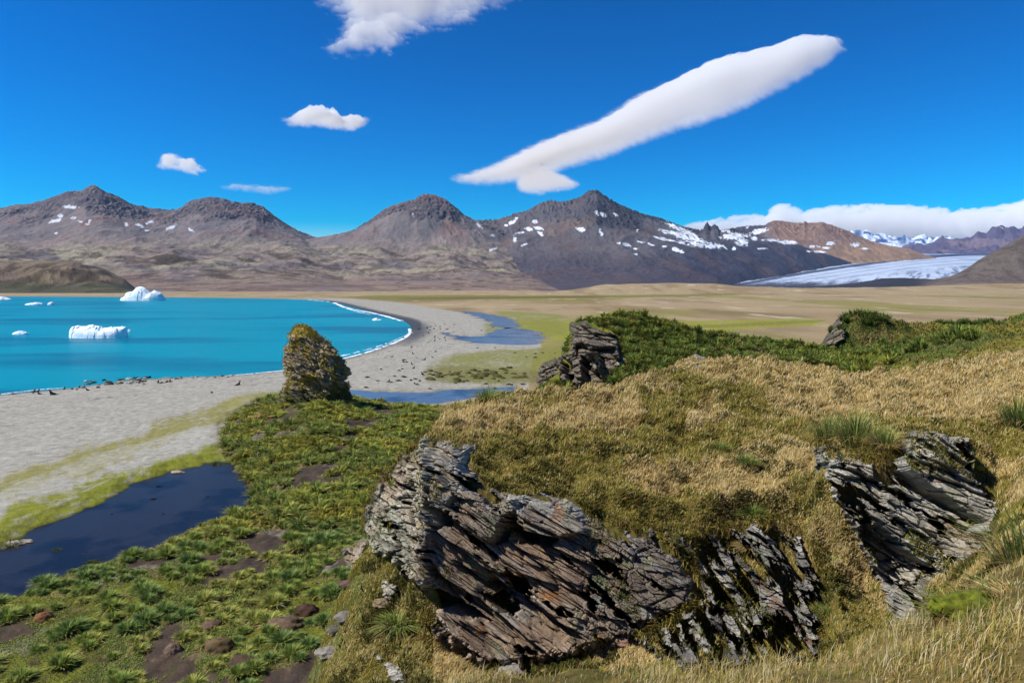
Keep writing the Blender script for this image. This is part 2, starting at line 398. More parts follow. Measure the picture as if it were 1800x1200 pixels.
# ---- ground colours
def blend(C, c, m): return C*(1 - m[..., None]) + np.asarray(c)*m[..., None]
def zpoly(px, z, edge, warp, wsc, seed, mott=True):
    """soft mask of an outline given in photo pixels on the flat"""
    a = np.array(px, float)
    un, vn = UG, VG
    lo = a.min(0) - 80; hi = a.max(0) + 80
    m = (un > lo[0]) & (un < hi[0]) & (vn > lo[1]) & (vn < hi[1]) & FLAT
    out = np.zeros(UG.shape)
    Wp = smooth_poly(poly_world(px, z), 1)
    x, y = XG[m], YY[m]
    k = y/100.0
    fine = fbm2(x*0.55, y*0.30, 5, seed + 7, gain=0.75)
    d = sdist(x, y, Wp) + warp*k*fbm2(x*wsc/k, y*wsc/k, 6, seed, gain=0.68) + 2.2*k*fine
    out[m] = smooth(-edge, edge, d/k)*((0.4 + 0.6*smooth(-0.3, 0.0, fine + 0.6*fbm2(x*0.11, y*0.05, 4, seed + 9) + 0.04)) if mott else 1.0)
    return out
FLAT = (YY > 30)
C = np.zeros(XG.shape + (3,)); 
n1 = fbm2(XG*0.33, YY*0.26, 6, 41, gain=0.6); n2 = fbm2(XG*1.1, YY*0.8, 6, 42, gain=0.6); n3 = fbm2(XG*0.12, YY*0.12, 4, 43)
nf = fbm2(XG*0.004, YY*0.0015, 5, 44); nff = fbm2(XG*0.02, YY*0.006, 5, 45)
gravel = alb(170,165,150); C[:] = gravel
C = blend(C, alb(140,135,122), smooth(-0.1, 0.3, n2)*0.5)
C = blend(C, alb(186,182,168), smooth(0.0, 0.4, n1)*0.4)
C = blend(C, alb(140,135,128), smooth(0.15, 0.5, n3)*0.4)
for q0, q1 in ((3.0, 0.8), (7.5, 0.7), (14, 1.2), (24, 1.5)):
    C = blend(C, alb(112,106,98), smooth(q1, 0.0, np.abs(-dSEA - q0 - 2.5*n3*q0*0.2 - 0.6*n1))*smooth(-0.1, 0.25, n1 + n2)*(YY < 420)*0.75)
C = blend(C, alb(98,92,86), smooth(0.45, 0.6, n2 + 0.25*n1)*0.5)
# plain beyond the beach
PLAIN = [(-900,519.2),(300,521.2),(520,524),(600,523.5),(640,526.5),(700,531),(760,541),(800,547),(850,557),(900,566),(960,600),(930,640),(930,700),(1000,760),(2900,760),(2900,480),(900,480),(900,504),(-900,504)]
dpl = smooth_poly(np.array(PLAIN, float), 1)
mp = ((smooth(-1.5, 1.5, sdist(UG, VG + 1.5*n1*smooth(0,40,VG-505), dpl)))*(YY > 140))
tan = alb(166,145,108)
Cp = np.broadcast_to(tan, C.shape)
Cp = blend(Cp, alb(146,120,86), smooth(0.05, 0.4, nf)*0.7)
Cp = blend(Cp, alb(180,160,120), smooth(0.05, 0.4, -nff)*0.6)
Cp = blend(Cp, alb(134,130,54), smooth(0.08, 0.32, fbm2(XG*0.006, YY*0.0022, 5, 48))*0.7*(1 - smooth(1200, 1700, YY)))
Cp = blend(Cp, alb(112,92,66), smooth(0.25, 0.5, fbm2(XG*0.01, YY*0.003, 5, 49))*0.5)
Cp = blend(Cp, alb(128,108,78), smooth(0.08, 0.3, fbm2(XG*0.015, YY*0.0035, 6, 46, gain=0.6))*0.5)
Cp = blend(Cp, alb(196,184,158), smooth(0.3, 0.42, fbm2(XG*0.03, YY*0.010, 5, 47))*0.7)
C = C*(1 - mp[..., None]) + Cp*mp[..., None]
for px, c, e, k in [
  ([(600,521),(760,518.5),(1000,520),(1300,517),(1300,520),(1000,525),(860,526),(760,529),(700,529),(640,525)], alb(118,116,44), 3, .9),
  ([(700,523),(900,522),(1050,520.5),(1050,522.5),(880,525),(720,526)], alb(104,88,52), 2, .8),
  ([(860,562),(1000,566),(1200,566),(1460,558),(1460,574),(1350,576),(1200,590),(1000,604),(950,588),(900,580)], alb(146,146,46), 2.5, .9),
  ([(1180,574),(1450,562),(1450,567),(1200,580)], alb(120,116,50), 1, .7),
  ([(850,545),(920,548),(1000,556),(1000,560),(900,560),(860,556)], alb(128,134,60), 3, .8),
  ([(850,578),(905,590),(1000,590),(1000,600),(940,640),(930,672),(1000,680),(1000,560),(900,556)], alb(132,132,56), 3, .85),
  ([(745,640),(800,622),(860,617),(940,612),(1000,610),(1000,672),(900,674),(800,675),(745,668)], alb(130,128,58), 5, .85),
  ([(740,655),(800,640),(900,650),(990,660),(990,676),(880,676),(760,676)], alb(110,104,56), 5, .6),
  ([(-200,935),(-60,880),(0,842),(80,815),(180,787),(260,768),(290,742),(340,722),(400,705),(470,688),(505,690),(500,720),(440,742),(330,764),(210,815),(120,846),(0,884),(-200,960)], alb(140,134,68), 5, .9),
  ([(-200,1040),(-60,950),(0,908),(120,865),(250,822),(320,805),(380,785),(440,780),(440,830),(410,822),(300,835),(190,882),(60,935),(0,975),(-200,1060)], alb(128,130,42), 5, 1.0),
  ([(-200,1010),(-60,915),(0,885),(120,845),(250,805),(330,790),(400,760),(380,750),(250,780),(120,820),(0,862),(-200,960)], alb(178,174,160), 3.0, .55)]:
    C = blend(C, c, zpoly(px, 0.5, e*0.4, e*1.3, 0.12, 60 + len(px) + int(px[0][1]))*k)
# tussock bog floor on the near flat
BOG_PX = [(396,776),(388,752),(430,712),(490,695),(560,690),(620,697),(745,710),(800,715),(1000,720),(1000,1400),(-600,1400),(-600,1200),(-60,1030),(60,990),(200,950),(290,925),(395,885),(405,855),(345,822),(378,795)]
mb = zpoly(BOG_PX, 1.0, 2.0, 5.0, 0.15, 51, False)
Cb = np.broadcast_to(alb(86,82,42), C.shape)
Cb = blend(Cb, alb(122,128,44), smooth(0.0, 0.3, n3 + 0.3*n1)*0.85)
Cb = blend(Cb, alb(84,68,58), smooth(0.04, 0.22, fbm2(XG*0.16 + 4, YY*0.10, 5, 52) + 0.25*n2)*0.9)
Cb = blend(Cb, alb(142,132,122), smooth(0.24, 0.36, fbm2(XG*0.15 + 4, YY*0.11, 5, 53) + 0.3*n2)*0.8)
Cb = blend(Cb, alb(148,130,92), smooth(0.1, 0.4, fbm2(XG*0.5, YY*0.5, 5, 58))*0.6)
Cb = blend(Cb, alb(64,54,48), smooth(0.18, 0.36, fbm2(XG*0.16 + 4, YY*0.10, 5, 52) + 0.3*fbm2(XG*0.9, YY*0.7, 4, 59))*0.7)
Cb = blend(Cb, alb(52,66,26), smooth(0.1, 0.4, -n2)*0.5)
C = C*(1 - mb[..., None]) + Cb*mb[..., None]
# higher ground: dry grass on the near spur and ridge, moss and low plants on the knolls behind
mh = smooth(2.6, 4.5, ZG)*(1 - smooth(150, 200, YY))
nn5 = fbm2(XG*3.0, YY*3.0, 5, 57, gain=0.65)
Ch = np.broadcast_to(alb(112,96,50), C.shape)
Ch = blend(Ch, alb(82,76,32), smooth(-0.2, 0.2, n1 + nn5)*0.8)
Ch = blend(Ch, alb(160,136,88), smooth(0.1, 0.4, -n1 + 0.8*nn5)*0.6)
Ch = blend(Ch, alb(70,52,36), smooth(0.2, 0.5, n2)*0.5)
# mossy greens beyond the spur
mk = smooth(33, 42, YY)
Ck = np.broadcast_to(alb(118,112,42), C.shape)
Ck = blend(Ck, alb(66,88,30), smooth(-0.1, 0.2, fbm2(XG*0.06, YY*0.06, 4, 55))*0.9)
Ck = blend(Ck, alb(120,98,52), smooth(0.1, 0.35, fbm2(XG*0.08, YY*0.08, 4, 56))*0.7)
Ch = Ch*(1 - mk[..., None]) + Ck*mk[..., None]
# bare, stony slope at the foot of the outcrop
ms = (1 - smooth(760, 860, UG))*smooth(880, 960, VG)*(YY < 30)
Cs = np.broadcast_to(alb(96,92,44), C.shape)
Cs = blend(Cs, alb(140,124,98), smooth(0.0, 0.3, n2)*0.7)
Cs = blend(Cs, alb(72,92,40), smooth(0.0, 0.3, n1)*0.7)
Ch = Ch*(1 - ms[..., None]) + Cs*ms[..., None]
C = C*(1 - mh[..., None]) + Ch*mh[..., None]
# wet rims
wet = smooth(-1.6, 0.2, dSEA*60/np.maximum(YY, 60)) 
C = C*(1 - 0.5*wet[..., None])
wr = smooth(680, 735, UG)*(dSEA > -14)*(dSEA < 0)*(YY > 250)*smooth(-14, -4, dSEA)
C = blend(C, alb(78,80,84), wr*0.9)
north = (dSEA > -12)*(YY > 330)*(UG > 560)*(UG < 740)*(VG < 580)
C = blend(C, alb(70,74,80), north*smooth(-12, -5, dSEA)*0.9)
wp = smooth(-0.5, 0.1, dPOND); C = blend(C, alb(54,52,26), wp*0.8)
for d in (dLAG, dLAG2, dSTR):
    C = blend(C, alb(120,112,88), smooth(-3, 0.3, d)*0.6)
GROUND_MAT = earth_mat('ground_soil', [(0.9, 0.6), (7.0, 0.8), (45.0, 0.7)], var=0.4, bump=0.6, bump_dist=0.06)
ground = tag(raw_mesh('ground', np.stack([XG, YY, ZG], -1), grid_faces(*XG.shape), C, GROUND_MAT), kind='structure')
del C, Cp, Cb, Ch, Ck, Cs

def gz(x, y):
    """height of the ground sheet"""
    x = np.asarray(x, float); y = np.asarray(y, float); s = x/y
    j = np.interp(s, SG, np.arange(len(SG))); i = np.interp(y, YG, np.arange(len(YG)))
    i0 = np.clip(i.astype(int), 0, len(YG) - 2); j0 = np.clip(j.astype(int), 0, len(SG) - 2); a = i - i0; b = j - j0
    return ZG[i0, j0]*(1-a)*(1-b) + ZG[i0+1, j0]*a*(1-b) + ZG[i0, j0+1]*(1-a)*b + ZG[i0+1, j0+1]*a*b

# ------------------------------------------------------------------ water
def water_mat(name, c1, c2, rough, bump, bscale, stretch=(1, 1, 1), ior=1.33, nscale=0.01, spec=0.5):
    m, nt, b = new_mat(name)
    geo = N(nt, 'ShaderNodeNewGeometry')
    mp = N(nt, 'ShaderNodeMapping'); mp.inputs['Scale'].default_value = stretch; nt.links.new(geo.outputs['Position'], mp.inputs[0])
    n = N(nt, 'ShaderNodeTexNoise', Scale=nscale, Detail=5.0, Roughness=0.6); nt.links.new(mp.outputs[0], n.inputs['Vector'])
    cr = N(nt, 'ShaderNodeValToRGB'); cr.color_ramp.elements[0].position = 0.40; cr.color_ramp.elements[1].position = 0.50
    cr.color_ramp.elements[0].color = (*c1, 1); cr.color_ramp.elements[1].color = (*c2, 1)
    nt.links.new(n.outputs[0], cr.inputs[0]); nt.links.new(cr.outputs[0], b.inputs['Base Color'])
    n2_ = N(nt, 'ShaderNodeTexNoise', Scale=bscale, Detail=4.0, Roughness=0.6); nt.links.new(geo.outputs['Position'], n2_.inputs['Vector'])
    bp = N(nt, 'ShaderNodeBump', Strength=bump, Distance=0.2); nt.links.new(n2_.outputs[0], bp.inputs['Height']); nt.links.new(bp.outputs[0], b.inputs['Normal'])
    b.inputs['Roughness'].default_value = rough; b.inputs['IOR'].default_value = ior; b.inputs['Specular IOR Level'].default_value = spec
    return m, nt, b
SEA_MAT, nt, b = water_mat('sea_water', tuple(lin(0,104,128)), tuple(lin(0,134,152)), 0.3, 0.9, 0.8, stretch=(0.3, 1, 1), nscale=0.016, spec=0.06)
def flat_sheet(name, poly, z, mat, grow=3.0):
    p = np.array(poly); c = p.mean(0); d = p - c
    n = len(p); q = np.roll(p, -1, 0) - np.roll(p, 1, 0); nn = np.stack([q[:, 1], -q[:, 0]], 1); nn /= np.linalg.norm(nn, axis=1, keepdims=True) + 1e-9
    area = np.sum(p[:, 0]*np.roll(p[:, 1], -1) - np.roll(p[:, 0], -1)*p[:, 1])
    p = p + nn*grow*(1 if area > 0 else -1)
    me = bpy.data.meshes.new(name); me.from_pydata([(a, b_, z) for a, b_ in p], [], [list(range(n))]); me.materials.append(mat)
    if me.polygons[0].normal.z < 0: me.flip_normals()
    o = bpy.data.objects.new(name, me); COL.objects.link(o); return tag(o, kind='structure')
sx = np.array([[-3000, 60], [400, 60], [400, 1500], [-3000, 1500]], float)
sea = flat_sheet('sea', SEA, 0.0, SEA_MAT, 6.0)
PM, nt, b = water_mat('pond_water', tuple(lin(24,26,34)), tuple(lin(40,40,44)), 0.15, 0.18, 3.0, nscale=0.15, spec=0.14)
flat_sheet('pond', POND, 0.35, PM, 2.5)
BM, nt, b = water_mat('stream_water', tuple(lin(44,66,92)), tuple(lin(78,98,120)), 0.2, 0.15, 1.0, nscale=0.08, spec=0.2)
for nm, p in (('lagoon', LAG), ('lagoon', LAG2), ('stream', STR)): flat_sheet(nm, p, 0.3, BM, 5.0)
flat_sheet('lake', LAKE, 0.6, BM, 20.0)

# ------------------------------------------------------------------ mountains
MR1 = [ # the range behind the bay, left
 (1900, [(-900,None,-8),(2900,None,-8)]),
 (2250, [(-900,None,2),(560,508.5),(700,512),(720,None,-8),(2900,None,-8)]),
 (3200, [(-900,470),(-100,470),(0,462),(80,468),(200,474),(300,468),(400,474),(500,480),(600,492),(700,508),(730,None,-8),(2900,None,-8)]),
 (4200, [(-900,425),(-100,425),(0,424),(100,424),(180,414),(260,420),(350,418),(450,430),(520,438),(600,452),(700,480),(760,None,-8),(2900,None,-8)]),
 (5200, [(-900,400),(-100,402),(0,392),(60,384),(110,372),(150,358),(180,362),(220,382),(262,396),(320,388),(380,374),(450,380),(500,408),(560,432),(680,460),(760,None,0),(2900,None,-8)]),
 (6000, [(-900,380),(-60,378),(0,372),(30,363),(60,358),(95,348),(120,338),(145,337),(152,331),(160,327),(166,327),(175,332),(185,339),(210,348),(235,362),(262,373),(290,374),(315,367),(340,354),(370,349),(395,351),(410,357),(440,360),(462,365),(475,375),(500,393),(525,408),(550,418),(600,432),(700,470),(780,None,0),(2900,None,-8)]),
 (6900, [(-900,430),(162,360),(380,385),(550,450),(780,None,0),(2900,None,-8)]),
 (8200, [(-900,None,-8),(2900,None,-8)])]
MR2 = [ # the low dark green hill at the far left
 (1700, [(-900,None,-8),(2900,None,-8)]),
 (1850, [(-900,505),(150,507),(232,511),(260,None,-8),(2900,None,-8)]),
 (2080, [(-900,476),(-100,474),(0,474),(60,470),(130,472),(180,484),(215,498),(245,None,-8),(2900,None,-8)]),
 (2300, [(-900,462),(-100,459),(0,460),(60,457),(120,460),(180,472),(218,490),(250,None,-8),(2900,None,-8)]),
 (2700, [(-900,488),(130,488),(260,None,-8),(2900,None,-8)]), (3300, [(-900,None,-8),(2900,None,-8)])]
MR3 = [ # the round peak in the middle
 (2300, [(-900,None,-8),(2900,None,-8)]),
 (2600, [(-900,None,-8),(420,None,-8),(480,509),(600,509),(840,509),(960,511),(1000,None,-8),(2900,None,-8)]),
 (3300, [(-900,None,-8),(420,None,-8),(480,500),(600,490),(700,486),(840,486),(950,496),(1020,None,-8),(2900,None,-8)]),
 (4100, [(-900,None,-8),(420,None,0),(480,460),(560,448),(640,452),(720,455),(800,452),(880,462),(980,490),(1020,None,-8),(2900,None,-8)]),
 (4600, [(-900,None,-8),(420,None,0),(480,440),(560,434),(620,428),(680,425),(750,420),(820,425),(880,440),(980,470),(1020,None,-8),(2900,None,-8)]),
 (5000, [(-900,None,-8),(420,None,0),(480,436),(560,426),(620,412),(680,385),(720,370),(750,366),(790,380),(830,402),(880,425),(960,460),(1040,None,-8),(2900,None,-8)]),
 (5400, [(-900,None,-8),(420,None,0),(480,430),(520,424),(560,417),(600,411),(625,403),(650,388),(670,372),(690,362),(710,356),(730,351),(738,345),(745,342),(755,341),(766,344),(785,352),(800,364),(815,378),(835,388),(860,397),(890,408),(960,450),(1040,None,-8),(2900,None,-8)]),
 (6200, [(-900,None,-8),(500,450),(750,375),(900,450),(1040,None,-8),(2900,None,-8)]), (7200, [(-900,None,-8),(2900,None,-8)])]
MR4 = [ # the dark massif
 (2700, [(-900,None,-8),(2900,None,-8)]),
 (3000, [(-900,None,-8),(720,None,-8),(780,512),(840,508),(1000,506),(1240,506),(1290,514),(1340,None,-8),(2900,None,-8)]),
 (3800, [(-900,None,-8),(720,None,-8),(780,505),(840,490),(950,482),(1100,478),(1200,482),(1260,490),(1300,503),(1350,530),(1500,None,-8),(2900,None,-8)]),
 (4600, [(-900,None,-8),(720,None,-8),(780,470),(850,452),(900,444),(1000,438),(1100,438),(1200,446),(1300,466),(1370,486),(1420,512),(1500,None,-8),(2900,None,-8)]),
 (5400, [(-900,None,-8),(720,None,0),(780,430),(850,412),(900,402),(950,395),(1050,378),(1100,388),(1150,404),(1200,414),(1300,432),(1400,454),(1445,473),(1500,505),(1600,None,-8),(2900,None,-8)]),
 (6000, [(-900,None,-8),(740,None,0),(800,402),(840,390),(875,388),(900,380),(930,371),(950,360),(965,354),(985,357),(1000,355),(1018,350),(1030,340),(1036,336),(1044,338),(1050,336),(1060,344),(1070,350),(1085,360),(1110,370),(1135,380),(1160,385),(1180,393),(1205,402),(1230,407),(1236,406),(1240,395),(1244,393),(1249,401),(1255,397),(1262,400),(1266,407),(1290,404),(1320,412),(1400,430),(1500,462),(1560,495),(1640,None,-8),(2900,None,-8)]),
 (6900, [(-900,None,-8),(850,410),(1050,365),(1250,420),(1500,470),(1640,None,-8),(2900,None,-8)]), (8000, [(-900,None,-8),(2900,None,-8)])]
MR5 = [ # the brown ridge on the right
 (5200, [(-900,None,-8),(2900,None,-8)]),
 (6300, [(-900,None,-8),(1150,None,-8),(1220,450),(1300,425),(1360,420),(1450,432),(1520,450),(1580,470),(1660,None,-8),(2900,None,-8)]),
 (7200, [(-900,None,-8),(1150,None,-8),(1240,412),(1265,406),(1290,402),(1320,398),(1345,397),(1352,392),(1362,389),(1372,389),(1400,393),(1412,393),(1414,390),(1420,393),(1436,392),(1446,391),(1470,399),(1500,411),(1530,424),(1560,431),(1600,438),(1625,447),(1700,470),(1760,None,-8),(2900,None,-8)]),
 (8600, [(-900,None,-8),(1240,430),(1360,410),(1500,430),(1620,455),(1760,None,-8),(2900,None,-8)]), (9800, [(-900,None,-8),(2900,None,-8)])]
MR6 = [ # near hillside at the right edge and the moraine before the glacier
 (2300, [(-900,None,-8),(2900,None,-8)]),
 (2600, [(-900,None,-8),(1380,None,-8),(1560,512),(1640,506),(1700,500),(1800,492),(2000,480),(2900,400)]),
 (3000, [(-900,None,-8),(1330,None,-8),(1480,508),(1560,503),(1620,502),(1640,495),(1680,482),(1700,471),(1720,457),(1750,440),(1775,427),(1800,413),(1860,388),(2000,350),(2900,300)]),
 (3400, [(-900,None,-8),(1330,512),(1440,503),(1500,498),(1550,490),(1590,488),(1640,492),(1700,485),(1760,455),(1860,400),(2900,300)]),
 (3800, [(-900,None,-8),(1330,None,-8),(1600,510),(2000,420),(2900,None,-8)]), (4600, [(-900,None,-8),(2900,None,-8)])]
SM = np.concatenate([np.linspace(-1.25, -0.82, 40, endpoint=False), np.arange(-0.82, 0.90, 1.25/1200)])
YM = np.concatenate([np.arange(1700, 4600, 14.0), np.arange(4600, 7400, 11.0), np.arange(7400, 9800, 60.0)])
XM = YM[:, None]*SM[None, :]; YMM = np.repeat(YM[:, None], len(SM), 1)
H = [table(r, SM, np.clip(YM, r[0][0], r[-1][0]), logy=False) for r in (MR1, MR2, MR3, MR4, MR5, MR6)]
for i, r in enumerate((MR1, MR2, MR3, MR4, MR5, MR6)):
    H[i] = np.where((YMM < r[0][0]) | (YMM > r[-1][0]), -8, H[i])
H = np.array(H); which = H.argmax(0); ZM = H.max(0)
hgt = np.clip(ZM, 0, None)
# relief: spurs, gullies and crags, growing with height
wx = XM + 160*fbm2(XM*0.0012, YMM*0.0012, 3, 71); wy = YMM + 160*fbm2(XM*0.0012 + 9, YMM*0.0012, 3, 72)
rid = ridged2(wx*0.0022, wy*0.0016, 5, 73) - 0.35
gul = ridged2(wx*0.009, wy*0.0022, 4, 74) - 0.35
cr_ = ridged2(XM*0.02, YMM*0.014, 4, 75) - 0.35
lump = fbm2(XM*0.0045, YMM*0.003, 5, 76)
atridge = np.zeros_like(ZM)
for i, yr in enumerate((6000, 2300, 5400, 6000, 7200, 3000)): atridge = np.where(which == i, np.exp(-((YMM - yr)/260.0)**2), atridge)
low = smooth(5, 120, hgt)*(1 - smooth(230, 420, hgt)); hi = smooth(200, 420, hgt)
env = smooth(0, 60, hgt)*(1 - 0.92*atridge)
mass = (which == 3) | (which == 4)
ZM = ZM + env*(low*(34*lump + 26*rid) + hi*(44*rid + 14*gul)*np.where(mass, 0.85, 0.9) + 3.5*cr_)
ZM += (which == 1)*env*(48*(ridged2(wx*0.0045 + wy*0.002, wy*0.0035, 4, 98) - 0.4))
crag = smooth(0.0, 0.35, smooth(300, 620, hgt) - 0.55 + 0.9*fbm2(XM*0.003, YMM*0.002, 4, 77) + 0.35*atridge)*smooth(260, 420, hgt)
ZM += crag*22*cr_*np.where(which == 2, 1.3, 1.0)*smooth(0, 1, env + 0.35)
ZM += crag*atridge*np.where(which == 3, 46, np.where(which == 4, 16, 9))*(ridged2(XM*0.03, YMM*0.012, 3, 79) - 0.45)
um, vm_ = pix(XM, YMM, ZM)
gx = np.gradient(ZM, axis=1)/np.maximum(np.gradient(XM, axis=1), 1e-3); gy = np.gradient(ZM, axis=0)/np.gradient(YMM, axis=0)
slo = np.sqrt(gx**2 + gy**2)
na = fbm2(XM*0.002, YMM*0.002, 5, 81); nb = fbm2(XM*0.012, YMM*0.006, 5, 82); nc = fbm2(XM*0.0045, YMM*0.0012, 5, 83); nd = fbm2(XM*0.03, YMM*0.012, 4, 84)
C = np.zeros(XM.shape + (3,)); C[:] = alb(146,130,118)
C = blend(C, alb(160,150,124), smooth(-0.1, 0.3, na)*(1 - smooth(230, 380, hgt)))
C = blend(C, alb(118,106,92), smooth(0.0, 0.35, nb)*0.7)
C = blend(C, alb(124,114,112), smooth(200, 380, hgt)*0.85)
C = blend(C, alb(102,98,100), smooth(0.0, 0.3, nc)*smooth(250, 400, hgt)*0.8)
C = blend(C, alb(132,104,94), smooth(0.1, 0.3, fbm2(XM*0.003, YMM*0.0016, 4, 86))*smooth(200, 420, hgt)*0.6)
C = blend(C, alb(72,66,74), crag*smooth(0.45, 0.8, slo + 0.35*nb)*0.8)
C = blend(C, alb(142,120,104), (1 - smooth(30, 110, hgt))*0.8*(which != 3))
# dark heath streaks on the lower slopes at the left
st = smooth(0.08, 0.3, fbm2(XM*0.0030 + wx*0.0008, YMM*0.0050, 5, 87))*smooth(436, 456, vm_)*(1 - smooth(480, 500, vm_))*(which == 0)
C = blend(C, alb(70,58,38), st*0.95)
st2 = smooth(0.1, 0.25, ridged2(XM*0.0016 + YMM*0.0012, YMM*0.0042, 3, 88) - 0.42)*smooth(425, 445, vm_)*(1 - smooth(495, 508, vm_))*((which == 0) | (which == 2))
C = blend(C, alb(80,66,48), st2*0.7)
m = (which == 1)*1.0
C = blend(C, alb(128,110,88), m*0.9)
C = blend(C, alb(78,66,42), m*smooth(0.0, 0.25, nb + 0.4*na)*0.85)
C = blend(C, alb(70,56,40), m*smooth(0.05, 0.2, ridged2(XM*0.006, YMM*0.004, 3, 104) - 0.45)*0.8)
C = blend(C, alb(128,114,86), m*smooth(0.15, 0.4, nd)*0.6)
C = blend(C, alb(60,66,36), m*smooth(488, 506, vm_)*0.7)
fh = (1 - smooth(180, 300, hgt))*((which == 0) | (which == 2))
C = blend(C, alb(92,78,62), fh*smooth(0.02, 0.22, ridged2(wx*0.004, wy*0.005, 4, 101) - 0.45 + 0.5*nd)*0.8)
C = blend(C, alb(106,96,100), fh*smooth(0.1, 0.3, fbm2(XM*0.0025, YMM*0.003, 4, 102))*0.6)
C = blend(C, alb(110,82,74), smooth(0.15, 0.3, fbm2(XM*0.002, YMM*0.0012, 4, 103))*(1 - smooth(60, 140, hgt))*((which == 0) | (which == 2))*0.5)
# massif: purple-grey scree, then darker bluish tones low down and to the right
m = (which == 3)*1.0
C = blend(C, alb(94,90,94), m*0.85)
C = blend(C, alb(120,102,92), m*smooth(0.05, 0.3, na)*(1 - smooth(1000, 1150, um))*0.8)
C = blend(C, alb(78,72,80), m*smooth(425, 470, vm_)*0.9)
C = blend(C, alb(58,60,76), m*smooth(1080, 1260, um)*smooth(405, 440, vm_)*0.85)
C = blend(C, alb(98,76,72), m*smooth(0.05, 0.25, nc)*0.35)
C = blend(C, alb(46,48,60), m*smooth(1010, 1060, um)*crag*0.7)
m = (which == 4)*1.0
C = blend(C, alb(146,116,98), m*smooth(1330, 1370, um)*0.85)
C = blend(C, alb(74,70,84), m*(1 - smooth(1330, 1360, um))*0.85)
C = blend(C, alb(172,138,104), m*smooth(415, 440, vm_)*smooth(1440, 1500, um)*0.7)
m = (which == 5)*1.0
C = blend(C, alb(100,88,80), m*0.9)
C = blend(C, alb(84,74,68), m*smooth(0.0, 0.25, nd + 0.4*nb)*0.8)
C = blend(C, alb(50,52,60), m*(1 - smooth(1600, 1660, um))*0.9)
C = blend(C, alb(150,136,118), m*smooth(494, 504, vm_)*smooth(1600, 1700, um)*0.7)
# old snow lying in hollows: (u, v, half width, half height, tilt degrees)
SNOW = [(123,364,15,3,-4),(97,388,9,3,12),(105,379,5,4,0),(145,391,10,2,-20),(157,388,3,5,0),(247,397,8,3,-20),(258,405,5,2,0),(222,395,3,5,0),(265,390,9,3,22),(300,400,12,3,24),(335,404,5,2,-30),(98,410,3,3,0),(130,383,4,4,0),
 (728,378,5,3,-40),(842,397,8,3,-50),(866,413,5,3,0),(902,390,8,4,25),(890,396,3,2,0),(908,384,4,2,10),(940,391,4,5,0),(930,403,7,5,-20),(947,401,9,4,-15),(950,411,7,3,-45),(905,420,3,8,0),(866,439,7,3,20),(912,410,8,2,10),(922,430,8,2,20),
 (1055,376,12,5,-22),(1082,377,6,2,-20),(1022,404,8,5,-15),(1056,408,3,8,30),(1100,430,12,3,-14),(1118,437,5,2,0),(1125,425,8,2,-12),(1145,430,6,3,-20),(1168,433,4,2,0),(1118,447,5,2,0),(1190,439,10,4,-22),
 (1200,405,30,5,-24),(1212,418,42,7,-16),(1228,430,38,5,-8),(1165,420,18,3,-14),(1255,432,16,5,-5),(1290,415,22,6,2),(1305,427,10,9,-10),(1275,406,8,3,0),(1333,407,16,5,12),(1326,419,6,5,0),(1355,422,14,3,0),(1385,426,18,4,-3),(1312,400,4,2,0),(1430,433,10,3,0),(1452,436,7,3,0),(1438,443,14,2,0),(1461,427,7,4,10),(1504,430,8,4,5),(1430,442,14,2,-3),(1520,437,8,2,0),(1340,437,8,2,0),(1120,405,2,3,0),(1290,437,3,5,0)]
sn = np.zeros_like(ZM); wob = 0.7*nd + 0.5*nb + 0.8*fbm2(XM*0.05, YMM*0.03, 3, 99) + 0.5*fbm2((XM + 0.5*YMM)*0.02, YMM*0.006, 3, 97)
for (u0, v0, a, b_, t) in SNOW:
    k = (np.abs(um - u0) < 60) & (np.abs(vm_ - v0) < 40)
    du = um[k] - u0; dv = -(vm_[k] - v0); ca, sa = math.cos(R(t)), math.sin(R(t))
    q = ((du*ca + dv*sa)/(a*1.08))**2 + ((-du*sa + dv*ca)/(b_*0.85))**2
    sn[k] = np.maximum(sn[k], smooth(1.0, 0.8, 1.25*q + 2.2*wob[k])*(q < 2.4))
C = blend(C, (0.70, 0.74, 0.80), sn*np.where(which < 3, 0.75, 0.95))
MT_MAT = earth_mat('mountain_rock', [(0.006, 0.5), (0.03, 0.6), (0.12, 0.7)], var=0.30, bump=0.85, bump_dist=10.0)
keep = (ZM > -7)
V = np.stack([XM, YMM, ZM], -1).reshape(-1, 3); F = grid_faces(*XM.shape, keep=keep)
V, F, C2, _ = compact(V, F, C.reshape(-1, 3))
tag(raw_mesh('mountains', V, F, C2, MT_MAT), kind='structure')

